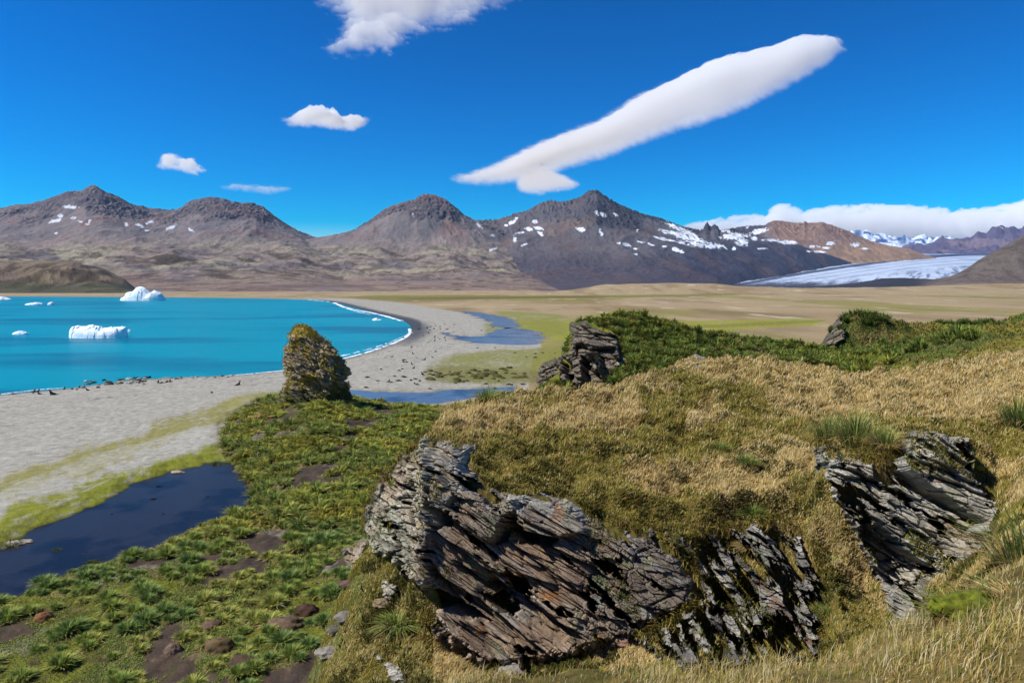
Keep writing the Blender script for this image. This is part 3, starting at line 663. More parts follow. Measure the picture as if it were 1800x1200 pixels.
# far ranges
def range_mesh(name, rows, u0, u1, ys, colf, amp_, mat, seed, sc=1.0):
    S = np.arange(s_of(u0, 430), s_of(u1, 430), 1.3/1200); X = ys[:, None]*S[None, :]; Yv = np.repeat(ys[:, None], len(S), 1)
    Z = table(rows, S, ys, logy=False)
    e = smooth(0, 100, Z)
    Z = Z + e*amp_*(ridged2(X*0.0016*sc, Yv*0.0012*sc, 5, seed) - 0.4 + 0.3*(ridged2(X*0.008*sc, Yv*0.004*sc, 4, seed + 3) - 0.4))
    u, v = pix(X, Yv, Z); Cc = colf(X, Yv, Z, u, v)
    return tag(raw_mesh(name, np.stack([X, Yv, Z], -1), grid_faces(*X.shape), Cc, mat), kind='structure')
R6 = [(8600, [(1500,None,-8),(2900,None,-8)]), (9300, [(1500,None,0),(1560,None,50),(1640,448),(1900,447)]), (10200, [(1500,None,0),(1560,450),(1640,438),(1700,440),(1800,428),(1900,420)]),
      (11000, [(1500,None,0),(1560,446),(1585,437),(1600,433),(1620,428),(1650,421),(1665,422),(1680,420),(1705,421),(1712,417),(1722,413),(1735,411),(1742,404),(1752,399),(1758,401),(1766,405),(1775,400),(1782,399),(1790,403),(1810,401),(1860,396),(1900,399)]),
      (12500, [(1500,None,-8),(1900,450)]), (13500, [(1500,None,-8),(1900,None,-8)])]
def c6(X, Yv, Z, u, v):
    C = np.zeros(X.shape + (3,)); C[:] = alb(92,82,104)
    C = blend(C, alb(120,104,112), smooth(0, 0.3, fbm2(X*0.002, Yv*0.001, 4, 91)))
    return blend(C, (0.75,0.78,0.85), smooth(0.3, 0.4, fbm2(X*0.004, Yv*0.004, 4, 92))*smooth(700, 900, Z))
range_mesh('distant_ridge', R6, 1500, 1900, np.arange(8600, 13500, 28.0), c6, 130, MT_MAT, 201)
R5 = [(12500, [(1350,None,-8),(1900,None,-8)]), (13800, [(1350,None,200),(1500,440),(1700,440),(1900,440)]),
      (15500, [(1350,430),(1440,425),(1480,416),(1495,408),(1510,406),(1524,407),(1535,414),(1550,412),(1565,418),(1583,420),(1590,415),(1602,424),(1620,414),(1640,421),(1660,416),(1700,422),(1800,420),(1900,420)]),
      (17500, [(1350,440),(1900,430)]), (19000, [(1350,None,-8),(1900,None,-8)])]
def c5(X, Yv, Z, u, v):
    C = np.zeros(X.shape + (3,)); C[:] = (0.60, 0.68, 0.80)  # snow tinted blue: distance haze painted into the colour, here and below
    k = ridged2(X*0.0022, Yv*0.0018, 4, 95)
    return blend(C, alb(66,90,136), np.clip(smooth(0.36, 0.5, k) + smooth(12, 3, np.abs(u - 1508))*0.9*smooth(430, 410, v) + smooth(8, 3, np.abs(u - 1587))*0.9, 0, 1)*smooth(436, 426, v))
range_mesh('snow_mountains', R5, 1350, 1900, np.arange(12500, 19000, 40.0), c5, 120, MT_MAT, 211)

# glacier flowing down the valley
GR = [(3300, [(1180,520),(1290,512),(1400,512),(1660,512),(1900,515)]), (3600, [(1180,515),(1290,503),(1340,504),(1400,503),(1500,502),(1620,500),(1900,505)]),
      (4000, [(1180,512),(1300,497),(1400,492),(1500,490),(1620,488),(1900,492)]), (4600, [(1180,500),(1350,487),(1500,480),(1640,478),(1900,480)]),
      (6000, [(1180,480),(1400,468),(1500,463),(1640,462),(1900,462)]), (7500, [(1180,470),(1500,454),(1640,452),(1900,452)]), (9500, [(1180,455),(1560,447.5),(1740,445),(1900,445)]), (12000, [(1180,450),(1900,442)])]
S = np.arange(s_of(1180, 480), s_of(1900, 480), 1.3/1200); ys = np.exp(np.linspace(math.log(3300), math.log(12000), 420))
X = ys[:, None]*S[None, :]; Yv = np.repeat(ys[:, None], len(S), 1); Z = table(GR, S, ys)
u, v = pix(X, Yv, Z)
fl = (X - 0.5*(Yv - 4000)*0.6)      # across-flow coordinate
Z += 3.2*(ridged2(X*0.01, Yv*0.02, 4, 221) - 0.4) + 7*smooth(476, 494, v)*(ridged2(X*0.02, Yv*0.03, 3, 222) - 0.4)
C = np.zeros(X.shape + (3,)); C[:] = (0.44, 0.51, 0.61)
C = blend(C, (0.26, 0.33, 0.45), smooth(-0.1, 0.3, fbm2(X*0.003, Yv*0.0008, 5, 223))*0.6)
def line_v(pts): a = np.array(pts, float); return np.interp(u, a[:, 0], a[:, 1])
mo = line_v([(1290,502),(1340,493),(1400,482),(1450,474.5),(1500,467),(1560,459),(1620,452),(1700,447)])
C = blend(C, alb(72,78,98), smooth(3.4, 1.2, np.abs(v - mo) + 1.2*fbm2(X*0.006, Yv*0.003, 3, 225))*0.97)
band = line_v([(1290,503.5),(1360,500),(1420,492),(1480,487),(1560,478),(1640,470),(1800,455)])
dirt = smooth(-3, 9, v - band + 8*fbm2(X*0.004, Yv*0.0016, 5, 226))
streak = smooth(-0.15, 0.25, fbm2((X - 0.62*Yv)*0.02, Yv*0.0016, 4, 227))
C = blend(C, alb(70,80,108), dirt*streak*0.75)
for dv in (6, 11, 17): C = blend(C, alb(96,106,130), smooth(1.8, 0.5, np.abs(v - mo - dv*(1 + 0.3*(1600 - u)/300)) + 1.5*fbm2(X*0.004, Yv*0.002, 4, 229 + dv))*0.35)
C = blend(C, alb(66,66,78), smooth(494, 501, v + 5*fbm2(X*0.006, Yv*0.004, 4, 228))*0.95)
ICE = earth_mat('glacier_ice', [(0.01, 0.5), (0.06, 0.6)], var=0.14, bump=0.6, bump_dist=4.0, rough=0.7)
tag(raw_mesh('glacier', np.stack([X, Yv, Z], -1), grid_faces(*X.shape), C, ICE), kind='structure')
del X, Yv, Z, C
# ------------------------------------------------------------------ clouds (closed thin bodies of droplets, high above the haze)
def cloud_mat(name, dens):
    m = bpy.data.materials.new(name); m.use_nodes = True; nt = m.node_tree; nt.nodes.clear()
    o = N(nt, 'ShaderNodeOutputMaterial'); p = N(nt, 'ShaderNodeVolumePrincipled')
    p.inputs['Color'].default_value = (1.0, 1.0, 1.0, 1); p.inputs['Density'].default_value = dens; p.inputs['Anisotropy'].default_value = 0.0
    nt.links.new(p.outputs[0], o.inputs['Volume']); return m
def closed_sheet(name, A, B, mask, mat):
    n, m = mask.shape
    F = grid_faces(n, m)
    k = mask.reshape(-1)
    F = F[(k[F].any(1))]
    V = np.concatenate([A.reshape(-1, 3), B.reshape(-1, 3)]); F2 = np.concatenate([F, F[:, ::-1] + n*m])
    # rim walls of zero thickness are not needed: both sheets meet there
    used = np.unique(F2); mp = np.full(len(V), -1); mp[used] = np.arange(len(used))
    # weld the coincident rim vertices
    V2 = V[used]; F2 = mp[F2]
    key = {}; weld = np.arange(len(V2)); thin = np.where(~np.concatenate([k, k])[used])[0]
    for i in thin:
        t = (round(float(V2[i, 0]), 2), round(float(V2[i, 1]), 2), round(float(V2[i, 2]), 2))
        weld[i] = key.setdefault(t, i)
    F2 = weld[F2]; u2 = np.unique(F2); mp = np.full(len(V2), -1); mp[u2] = np.arange(len(u2))
    return raw_mesh(name, V2[u2], mp[F2], None, mat)
def lens_cloud(px, alt, T, label, dens, step=3.0, soft=26, nz=0.0, nsc=0.02, seed=1, stretch=(1, 1), group=None, edge=6):
    p = np.array(px, float); P = smooth_poly(p, 1)
    lo = p.min(0) - 8; hi = p.max(0) + 8
    u, v = np.meshgrid(np.arange(lo[0], hi[0], step), np.arange(lo[1], hi[1], step))
    d = sdist(u, v, P)
    if edge: d = d + edge*fbm2(u*0.03*stretch[0], v*0.05*stretch[1], 4, seed + 5, gain=0.6) - edge*0.2
    if edge: d = d + edge*1.5*fbm2((u + 1.6*v)*0.035, (v - 0.3*u)*0.11, 4, seed + 8, gain=0.65)
    q = np.clip(d/soft, 0, 1); t = q*q*(3 - 2*q)*(0.8 + 0.2*q)
    if nz: t = t*np.clip(1 + nz*2.2*fbm2(u*nsc*stretch[0], v*nsc*stretch[1], 4, seed), 0.02, 2.0)
    t = np.where(d > 0, t, 0)
    Y = (alt - CZ)/slope_of(v); X = s_of(u, v)*Y; Yc = (alt - CZ)/slope_of(np.full_like(v, p[:, 1].mean()))
    A = np.stack([X, Y, alt + T*t], -1); B = np.stack([X, Y, alt - 0.12*T*t], -1)
    return tag(closed_sheet('cloud', A, B, t > 0, cloud_mat('cloud_vapour', dens)), label, 'cloud', group)
lens_cloud([(784,314),(800,306),(850,292),(900,268),(960,240),(1040,212),(1080,190),(1110,168),(1160,147),(1220,120),(1290,95),(1350,80),(1400,66),(1440,60),(1478,62),(1488,74),(1482,80),(1494,88),(1472,100),(1462,115),(1430,131),(1400,150),(1340,180),(1300,200),(1240,222),(1180,238),(1130,256),(1080,276),(1030,291),(990,303),(940,319),(900,326),(850,329),(810,327)],
           2600, 230, 'long smooth white lens cloud slanting up to the right over the dark peak', 0.0056, soft=36, seed=3, edge=3.2, nz=0.16, nsc=0.01)
lens_cloud([(900,322),(915,300),(955,288),(990,304),(1012,315),(1026,325),(1005,337),(950,343),(918,346)], 2560, 90, 'small flat white cloud lobe tucked under the low end of the long lens cloud', 0.007, step=2, soft=20, seed=5, edge=3)
lens_cloud([(545,-90),(548,0),(566,18),(590,30),(596,56),(572,72),(562,86),(566,98),(590,104),(640,104),(664,97),(680,103),(704,84),(740,66),(790,54),(830,44),(862,24),(890,12),(920,0),(1040,-50),(1060,-90)], 2600, 150,
           'big ragged white cloud cut off by the top edge of the picture', 0.0065, soft=58, nz=0.6, nsc=0.012, seed=7, stretch=(1, 1.4), edge=12)
lens_cloud([(484,212),(505,203),(522,193),(545,185),(572,186),(590,201),(640,204),(654,212),(640,226),(612,234),(590,229),(530,227),(500,220)], 2600, 130,
           'small ragged white cloud high over the saddle left of the round peak', 0.0075, step=2, soft=17, nz=0.6, nsc=0.03, seed=9, edge=5)
lens_cloud([(270,293),(280,276),(298,266),(325,272),(350,286),(370,308),(345,308),(300,301),(278,299)], 2600, 120, 'little wispy white cloud above the twin peaks at the left', 0.0050, step=2, soft=15, nz=0.6, nsc=0.04, seed=12, edge=5)
lens_cloud([(380,330),(400,322),(440,321),(515,328),(512,337),(470,345),(440,340),(400,336)], 2600, 60, 'faint thin veil of cloud low over the second peak', 0.0016, step=2, soft=12, nz=0.6, nsc=0.04, seed=14, edge=4)
# the bank behind the far mountains
def bank(px, Y0, T, label, dens, seed, soft=22, step=2.5):
    p = np.array(px, float); P = smooth_poly(p, 1)
    lo = p.min(0) - 8; hi = p.max(0) + 8
    u, v = np.meshgrid(np.arange(lo[0], hi[0], step), np.arange(lo[1], hi[1], step))
    bil = np.abs(fbm2(u*0.03, v*0.05, 4, seed))
    d = sdist(u, v, P) + 7*(0.35 - 2*bil)
    t = np.sqrt(np.clip(d/soft, 0, 1))*(0.55 + 1.3*(0.5 - bil))
    t = np.where(d > 0, t, 0)
    Ya = Y0 - T*t; Yb = Y0 + T*t
    A = np.stack([s_of(u, v)*Ya, Ya, CZ + Ya*slope_of(v)], -1); B = np.stack([s_of(u, v)*Y0, Yb, CZ + Y0*slope_of(v)], -1)
    return tag(closed_sheet('cloud_bank', B, A, t > 0, cloud_mat('cloud_vapour', dens)), label, 'cloud bank')
bank([(1180,408),(1220,392),(1290,380),(1352,378),(1362,362),(1380,358),(1405,368),(1440,366),(1475,362),(1520,360),(1580,360),(1640,365),(1680,369),(1740,366),(1780,358),(1800,350),(1840,340),(2000,330),(2100,340),(2100,440),(1640,432),(1500,420),(1300,420)], 24000, 1500,
     'low bank of white cloud lying along the far snow mountains at the right', 0.0016, 15, soft=26)

# ------------------------------------------------------------------ the air itself
HM = bpy.data.materials.new('haze_air'); HM.use_nodes = True; nt = HM.node_tree; nt.nodes.clear()
o_ = N(nt, 'ShaderNodeOutputMaterial'); p_ = N(nt, 'ShaderNodeVolumePrincipled')
p_.inputs['Color'].default_value = (0.30, 0.58, 1.0, 1); p_.inputs['Density'].default_value = 1.3e-5; p_.inputs['Anisotropy'].default_value = 0.0
nt.links.new(p_.outputs[0], o_.inputs['Volume'])
x0, x1, y0, y1, z0, z1 = -45000, 45000, -500, 21500, -25, 1330
Vb = [(x0,y0,z0),(x1,y0,z0),(x1,y1,z0),(x0,y1,z0),(x0,y0,z1),(x1,y0,z1),(x1,y1,z1),(x0,y1,z1)]
me = bpy.data.meshes.new('haze'); me.from_pydata(Vb, [], [(0,3,2,1),(4,5,6,7),(0,1,5,4),(1,2,6,5),(2,3,7,6),(3,0,4,7)]); me.materials.append(HM)
ho = bpy.data.objects.new('haze', me); COL.objects.link(ho); tag(ho, kind='stuff')
# ------------------------------------------------------------------ where a line of sight meets the ground (used to set things down on it)
HU = np.arange(-60, 1861, 4.0); HV = np.arange(502, 1262, 3.0)
hu, hv = np.meshgrid(HU, HV)
hs = s_of(hu, hv); hsl = slope_of(hv)
HIT = np.full(hu.shape, 3000.0); done = np.zeros(hu.shape, bool)
ymarch = np.exp(np.linspace(math.log(2.0), math.log(2500), 420))
jj = np.interp(hs, SG, np.arange(len(SG))); j0 = np.clip(jj.astype(int), 0, len(SG) - 2); jb = jj - j0
prev = np.full(hu.shape, -1.0); yp = ymarch[0]
for y_ in ymarch:
    i = np.interp(y_, YG, np.arange(len(YG))); i0 = min(int(i), len(YG) - 2); a = i - i0
    row = ZG[i0]*(1 - a) + ZG[i0 + 1]*a
    z_ = row[j0]*(1 - jb) + row[j0 + 1]*jb
    dz = z_ - (CZ + y_*hsl)
    m = (~done) & (dz > 0)
    t = np.clip(-prev/(dz - prev + 1e-9), 0, 1)
    HIT[m] = (yp + (y_ - yp)*t)[m]; done |= m; prev = dz; yp = y_
def hit(u, v, arr=None):
    arr = HIT if arr is None else arr
    i = np.clip((np.asarray(v, float) - HV[0])/3.0, 0, len(HV) - 1.001); j = np.clip((np.asarray(u, float) - HU[0])/4.0, 0, len(HU) - 1.001)
    i0 = i.astype(int); j0 = j.astype(int); a = i - i0; b = j - j0
    c00, c10, c01, c11 = arr[i0, j0], arr[i0+1, j0], arr[i0, j0+1], arr[i0+1, j0+1]
    lo = np.minimum(np.minimum(c00, c10), np.minimum(c01, c11)); hi_ = np.maximum(np.maximum(c00, c10), np.maximum(c01, c11))
    m = c00*(1-a)*(1-b) + c10*a*(1-b) + c01*(1-a)*b + c11*a*b
    return np.where(hi_ > lo*1.15, np.where((a < .5) & (b < .5), c00, np.where(b < .5, c10, np.where(a < .5, c01, c11))), m)
def ground_at(u, v):
    """point of the ground seen at a photo pixel"""
    Y = hit(u, v); s = s_of(np.asarray(u, float), np.asarray(v, float)); x = s*Y
    return x, Y, gz(x, Y)

def blur(a, n):
    for _ in range(n):
        a = np.pad(a, 1, mode='edge')
        a = (a[:-2, 1:-1] + a[2:, 1:-1] + a[1:-1, :-2] + a[1:-1, 2:] + 4*a[1:-1, 1:-1])/8
    return a

# ------------------------------------------------------------------ rock
def rock_mat(name, hscale=1.0):
    m, nt, b = new_mat(name)
    at = N(nt, 'ShaderNodeAttribute', attribute_name='Col'); geo = N(nt, 'ShaderNodeNewGeometry')
    rm = N(nt, 'ShaderNodeMapping'); rm.inputs['Rotation'].default_value = (0.2, R(-36), 0.15); nt.links.new(geo.outputs['Position'], rm.inputs[0])
    mp = N(nt, 'ShaderNodeMapping'); mp.inputs['Scale'].default_value = (1.2*hscale, 3.0*hscale, 11.0*hscale); nt.links.new(rm.outputs[0], mp.inputs[0])
    n1_ = N(nt, 'ShaderNodeTexNoise', Scale=2.2, Detail=9.0, Roughness=0.72); nt.links.new(mp.outputs[0], n1_.inputs['Vector'])
    n2_ = N(nt, 'ShaderNodeTexNoise', Scale=9.0*hscale, Detail=8.0, Roughness=0.75); nt.links.new(geo.outputs['Position'], n2_.inputs['Vector'])
    mr = N(nt, 'ShaderNodeMapRange'); mr.inputs['From Min'].default_value = 0.32; mr.inputs['From Max'].default_value = 0.68; mr.inputs['To Min'].default_value = 0.5; mr.inputs['To Max'].default_value = 1.4
    nt.links.new(n1_.outputs[0], mr.inputs[0])
    mr2 = N(nt, 'ShaderNodeMapRange'); mr2.inputs['From Min'].default_value = 0.35; mr2.inputs['From Max'].default_value = 0.65; mr2.inputs['To Min'].default_value = 0.72; mr2.inputs['To Max'].default_value = 1.28
    nt.links.new(n2_.outputs[0], mr2.inputs[0])
    mm = N(nt, 'ShaderNodeMath', operation='MULTIPLY'); nt.links.new(mr.outputs[0], mm.inputs[0]); nt.links.new(mr2.outputs[0], mm.inputs[1])
    vm = N(nt, 'ShaderNodeVectorMath', operation='SCALE'); nt.links.new(at.outputs['Color'], vm.inputs[0]); nt.links.new(mm.outputs[0], vm.inputs['Scale'])
    # pale lichen crust in broken spots
    n3_ = N(nt, 'ShaderNodeTexNoise', Scale=5.0*hscale, Detail=10.0, Roughness=0.8); nt.links.new(geo.outputs['Position'], n3_.inputs['Vector'])
    m3 = N(nt, 'ShaderNodeMapRange'); m3.inputs['From Min'].default_value = 0.60; m3.inputs['From Max'].default_value = 0.68; m3.inputs['To Max'].default_value = 0.6
    nt.links.new(n3_.outputs[0], m3.inputs[0])
    mx = N(nt, 'ShaderNodeMix', data_type='RGBA'); nt.links.new(m3.outputs[0], mx.inputs[0]); nt.links.new(vm.outputs[0], mx.inputs[6]); mx.inputs[7].default_value = (0.42, 0.42, 0.36, 1)
    nt.links.new(mx.outputs[2], b.inputs['Base Color'])
    ma = N(nt, 'ShaderNodeMath', operation='MULTIPLY_ADD'); nt.links.new(n2_.outputs[0], ma.inputs[0]); ma.inputs[1].default_value = 0.5; nt.links.new(n1_.outputs[0], ma.inputs[2])
    bp = N(nt, 'ShaderNodeBump', Strength=1.0, Distance=0.05/hscale); nt.links.new(ma.outputs[0], bp.inputs['Height']); nt.links.new(bp.outputs[0], b.inputs['Normal'])
    b.inputs['Roughness'].default_value = 0.85; b.inputs['Specular IOR Level'].default_value = 0.3
    return m
ROCK = rock_mat('schist_rock'); ROCK_FAR = rock_mat('schist_rock_far', 0.25)
ROCK_PX = []; ROCK_GRIDS = []
def rock_sheet(name, label, outline, Ylim, bulge=0.6, slabs=(), angle=36, L=(1.5, 0.34, 0.9), A=(0.26, 0.10, 0.035), step=1.1, cols=None, seed=1, back=1.2, W=26, mat=None,
               n=(-0.28, -0.9, 0.3), wrapleft=0, palette='grey', jag=7, group=None, flat=0.0, blocky=None, patch=None):
    P = np.array(outline, float); ROCK_PX.append(P)
    lo = P.min(0) - 10; hi = P.max(0) + 10
    u, v = np.meshgrid(np.arange(lo[0], hi[0], step), np.arange(lo[1], hi[1], step))
    d = sdist(u, v, P); jg = fbm2(u*0.045, v*0.045, 4, seed + 90, gain=0.6); d2 = d + jag*jg
    cu, cv = np.meshgrid(np.arange(lo[0], hi[0] + 12, 6.0), np.arange(lo[1], hi[1] + 12, 6.0))
    hb = np.clip(hit(cu, cv), Ylim[0], Ylim[1]); hb = blur(hb, 12)
    jx = (u - cu[0, 0])/6; iy = (v - cv[0, 0])/6; i0 = iy.astype(int); j0 = jx.astype(int); a = iy - i0; b = jx - j0
    Y0 = hb[i0, j0]*(1-a)*(1-b) + hb[i0+1, j0]*a*(1-b) + hb[i0, j0+1]*(1-a)*b + hb[i0+1, j0+1]*a*b
    if patch:
        pk, pthr, pang, pf = patch; c_, s_ = math.cos(R(pang)), math.sin(R(pang))
        pn = fbm2((u*c_ + v*s_)*0.006*pf, (-u*s_ + v*c_)*0.022*pf, 5, seed + 60, gain=0.6)
        d2 = np.minimum(d2, (pn - pthr)*pk)
    e = smooth(0, W, d2)
    # cell fields in rock space
    Yr = Y0 - bulge
    X = s_of(u, v)*Yr; Z = CZ + Yr*slope_of(v)
    wx_ = 0.25*L[0]*fbm2(X*0.7/L[0], Z*0.7/L[0], 3, seed + 1); wz_ = 0.35*L[0]*fbm2(X*0.6/L[0] + 5, Z*0.6/L[0], 3, seed + 2)
    xx, zz = X + wx_, Z + wz_*0.5
    def field(angle, L, A, sd_):
        ca, sa = math.cos(R(angle)), math.sin(R(angle))
        p1 = xx*ca - zz*sa; p2 = xx*sa + zz*ca + 0.25*Yr; p3 = Yr + 0.3*zz
        disp = np.zeros_like(X); crack = np.zeros_like(X); tone = np.zeros_like(X)
        for k, (sc_, am) in enumerate(zip((1.0, 0.42, 0.17), A)):
            f1, f2, r, o = voro3(p1/(L[0]*sc_), p2/(L[1]*sc_), p3/(L[2]*sc_), sd_*31 + k*7)
            disp += am*(r[0] - 0.45 + 0.55*(o[1]*(0.5 + r[1]) + o[0]*(r[2] - 0.5)*0.8)*(1 - flat))
            ck = smooth(0.10, 0.0, f2 - f1); disp -= am*0.35*ck; crack = np.maximum(crack, ck*(1 - 0.25*k)); tone += (r[1] - 0.5)*(0.6, 0.5, 0.4)[k]
        return disp, crack, tone, r, p1, p2
    disp, crack, tone, r, p1, p2 = field(angle, L, A, seed)
    # fine foliation: thin steps across the bedding
    fo = p2/0.085 + 1.5*fbm2(p1*0.8, p2*2.0, 3, seed + 71); fi = np.floor(fo); fr = fo - fi
    disp += (L[1]/0.3)*(0.035*(h01(fi.astype(np.int64), np.floor(p1/1.1 + h01(fi.astype(np.int64), fi.astype(np.int64)*0, fi.astype(np.int64)*0, 5)).astype(np.int64), fi.astype(np.int64)*0, seed) - 0.5) - 0.018*smooth(0.25, 0.0, fr)) if L[0] < 6 else 0
    if blocky is not None:
        bm_ = blocky(u, v, jg); d_, c_, t_, r_, _, _ = field(angle - 8, (0.75, 0.42, 0.6), (0.26, 0.13, 0.05), seed + 5)
        disp = disp*(1 - bm_) + d_*bm_; crack = crack*(1 - bm_) + c_*bm_; tone = tone*(1 - bm_) + t_*bm_
    so_ = np.zeros_like(X)
    for pl, off, sf in slabs:
        sd = sdist(u, v, np.array(pl, float)) + 3*jg + 5*(r[0] - 0.5)
        so_ += off*smooth(-sf, sf, sd)
    t = (disp + so_)*smooth(0, W*0.6, d2)
    lowr = smooth(lo[1] + 0.55*(hi[1] - lo[1]), hi[1], v)
    Yr = Y0 - bulge*e + back*(1 - e)*(1 - 0.75*lowr)
    X = s_of(u, v)*Yr; Z = CZ + Yr*slope_of(v)
    nn = np.array(n)/np.linalg.norm(n)
    V = np.stack([X + nn[0]*t, Yr + nn[1]*t, Z + nn[2]*t], -1)
    q = fbm2(p1*1.1, p2*5, 4, seed + 40); q2 = fbm2(X*1.3, Z*1.3, 4, seed + 41); q3 = fbm2(X*3.1, Z*3.1, 4, seed + 42)
    C = np.zeros(X.shape + (3,))
    if palette == 'grey': base, dark, warm = alb(206,196,172), alb(122,110,94), alb(182,158,128)
    elif palette == 'slate': base, dark, warm = alb(208,200,180), alb(108,104,96), alb(172,158,134)
    else: base, dark, warm = alb(140,126,108), alb(70,60,54), alb(118,102,82)
    C[:] = base
    C = blend(C, dark, smooth(-0.1, 0.5, tone)*0.55)
    C = blend(C, warm, smooth(-0.05, 0.25, q2)*0.7)
    if cols: C = cols(C, u, v, q, q2, q3, tone)
    C = blend(C, alb(196,194,182), smooth(0.18, 0.4, q)*0.5)
    C = blend(C, alb(168,168,120), smooth(0.22, 0.42, fbm2(X*2.2 + 3, Z*2.2, 4, seed + 44))*0.55)
    C = blend(C, alb(176,118,66), smooth(0.38, 0.5, fbm2(X*2.6 + 8, Z*2.6, 4, seed + 45))*0.6)
    C = blend(C, alb(44,38,36), crack*0.55)
    C = blend(C, alb(92,88,40), smooth(0.30, 0.42, fbm2(X*1.6 + 2, Z*1.6, 5, seed + 46) + 0.12*(1 - e))*0.75)
    C = blend(C, alb(70,62,34), (1 - smooth(2, 12, d2))*0.5)
    keep = d2 > -1
    ROCK_GRIDS.append((name, V, d2, e, u, v))
    Vf, F, Cf, _ = compact(V.reshape(-1, 3), grid_faces(*u.shape, keep=keep), C.reshape(-1, 3))
    o = raw_mesh(name, Vf, F, Cf, mat or ROCK, smooth_shade=False)
    return tag(o, label, 'rock outcrop', group)

def main_cols(C, u, v, q, q2, q3, tone):
    low = smooth(880, 960, v + 40*q2)*smooth(700, 780, u)
    C = blend(C, alb(176,146,118), low*0.7)
    C = blend(C, alb(158,130,108), low*smooth(0.0, 0.3, -q)*0.7)
    C = blend(C, alb(176,144,114), smooth(60, 20, np.hypot((u - 935)/1.1, v - 990))*0.8)
    C = blend(C, alb(166,164,140), smooth(60, 30, np.hypot(u - 690, (v - 960)/1.3))*0.75)
    C = blend(C, alb(188,170,120), smooth(9, 3, np.abs(u - 742 + 0.02*(v - 800)))*smooth(990, 960, v)*0.8)
    C = blend(C, alb(190,130,66), smooth(26, 8, np.hypot(u - 968, (v - 1045)*1.8))*0.7)
    C = blend(C, alb(90,116,70), smooth(24, 10, np.hypot(u - 1050, v - 1020))*0.7)
    C = blend(C, alb(160,170,160), smooth(18, 8, np.hypot(u - 1048, v - 1058))*0.7)
    C = blend(C, alb(98,98,92), smooth(1000, 1120, u)*0.55)
    return C
def mid_cols(C, u, v, q, q2, q3, tone):
    C = blend(C, alb(96,90,84), smooth(-0.2, 0.2, q2)*0.75)  # darker tone puts the shadow on these ribs into the rock colour
    return blend(C, alb(150,104,70), smooth(0.3, 0.45, q3)*smooth(1310, 1340, u)*0.7)
MAIN = [(748,762),(738,778),(728,792),(706,800),(700,822),(672,838),(664,860),(645,888),(641,930),(650,962),(668,990),(704,1022),(742,1042),(752,1070),(746,1100),(770,1130),(800,1150),(838,1178),(880,1188),(950,1180),(1000,1165),(1060,1150),(1110,1140),(1150,1110),(1195,1090),(1232,1060),(1236,1015),(1200,965),(1145,930),(1090,915),(1040,890),(1015,868),(950,855),(905,860),(862,842),(838,812),(836,784),(790,772)]
rock_sheet('rock_outcrop', 'big layered grey and brown rock face below the dry grass, bedding slanting right', MAIN, (9.5, 14.6), bulge=0.35, cols=main_cols, seed=3, back=0.45, W=30, L=(3.2, 0.26, 1.3), A=(0.30, 0.13, 0.05), jag=15, patch=(260, -0.30, 40, 1.3),
  blocky=lambda u, v, jg: np.maximum(smooth(905, 870, v + 26*jg)*smooth(735, 760, u), smooth(1000, 1080, u + 40*jg)*0.8),
  slabs=[([(742,1035),(770,1035),(830,1068),(858,1092),(820,1085),(770,1068)], -1.0, 3), ([(905,916),(935,935),(985,945),(972,958),(925,954),(900,935)], -0.7, 3), ([(872,958),(900,905),(912,912),(890,950)], -0.6, 3),
         ([(768,892),(792,900),(795,925),(775,925)], -0.6, 4), ([(700,1000),(742,1010),(742,790),(728,795),(720,850),(705,920)], -0.18, 3), ([(745,770),(760,780),(762,1035),(746,1035)], 0.35, 3),
         ([(788,790),(826,780),(836,795),(832,838),(800,832),(786,812)], 0.35, 3), ([(760,850),(880,850),(960,862),(900,905),(872,950),(800,905),(766,890)], 0.30, 4), ([(905,870),(1010,885),(1040,930),(985,945),(935,930)], 0.35, 4),
         ([(648,885),(742,900),(742,1030),(650,960)], 0.18, 5), ([(860,1010),(960,1075),(1000,1120),(985,1128),(900,1070),(850,1030)], -0.35, 3), ([(800,985),(860,1020),(900,1050),(880,1052),(810,1005)], -0.3, 3)])
RIGHT = [(1436,790),(1450,782),(1520,800),(1570,800),(1580,762),(1618,755),(1690,768),(1704,800),(1702,838),(1735,880),(1766,920),(1764,950),(1745,968),(1702,1000),(1660,1010),(1640,1040),(1650,1080),(1645,1112),(1606,1118),(1560,1096),(1548,1060),(1520,1000),(1500,960),(1470,900),(1440,850)]
rock_sheet('rock_outcrop', 'dark slate rock slabs with deep black hollows on the grassy slope at the right', RIGHT, (8.8, 15.0), bulge=0.3, seed=8, palette='slate', angle=38, back=0.4, W=20, A=(0.30, 0.13, 0.04), L=(1.5, 0.42, 0.9), jag=16, patch=(200, -0.22, 40, 1.5),
  slabs=[([(1576,766),(1618,758),(1690,770),(1702,805),(1702,838),(1738,885),(1764,925),(1750,938),(1690,905),(1640,868),(1578,826)], 0.75, 2.5),
         ([(1548,856),(1575,850),(1640,885),(1742,950),(1726,975),(1692,998),(1650,960),(1600,930),(1556,905)], 0.55, 2.5),
         ([(1440,800),(1500,820),(1560,905),(1640,960),(1660,1005),(1600,985),(1550,940),(1520,905),(1470,880)], 0.25, 3),
         ([(1508,905),(1545,925),(1600,975),(1650,1010),(1640,1050),(1600,1040),(1560,1010),(1520,960)], -0.9, 3),
         ([(1580,836),(1600,840),(1690,908),(1752,942),(1735,950),(1650,895),(1590,860)], -0.55, 2.5),
         ([(1508,962),(1532,972),(1540,1000),(1524,1008)], 0.3, 3), ([(1552,1030),(1590,1045),(1600,1090),(1570,1095)], 0.45, 3)])
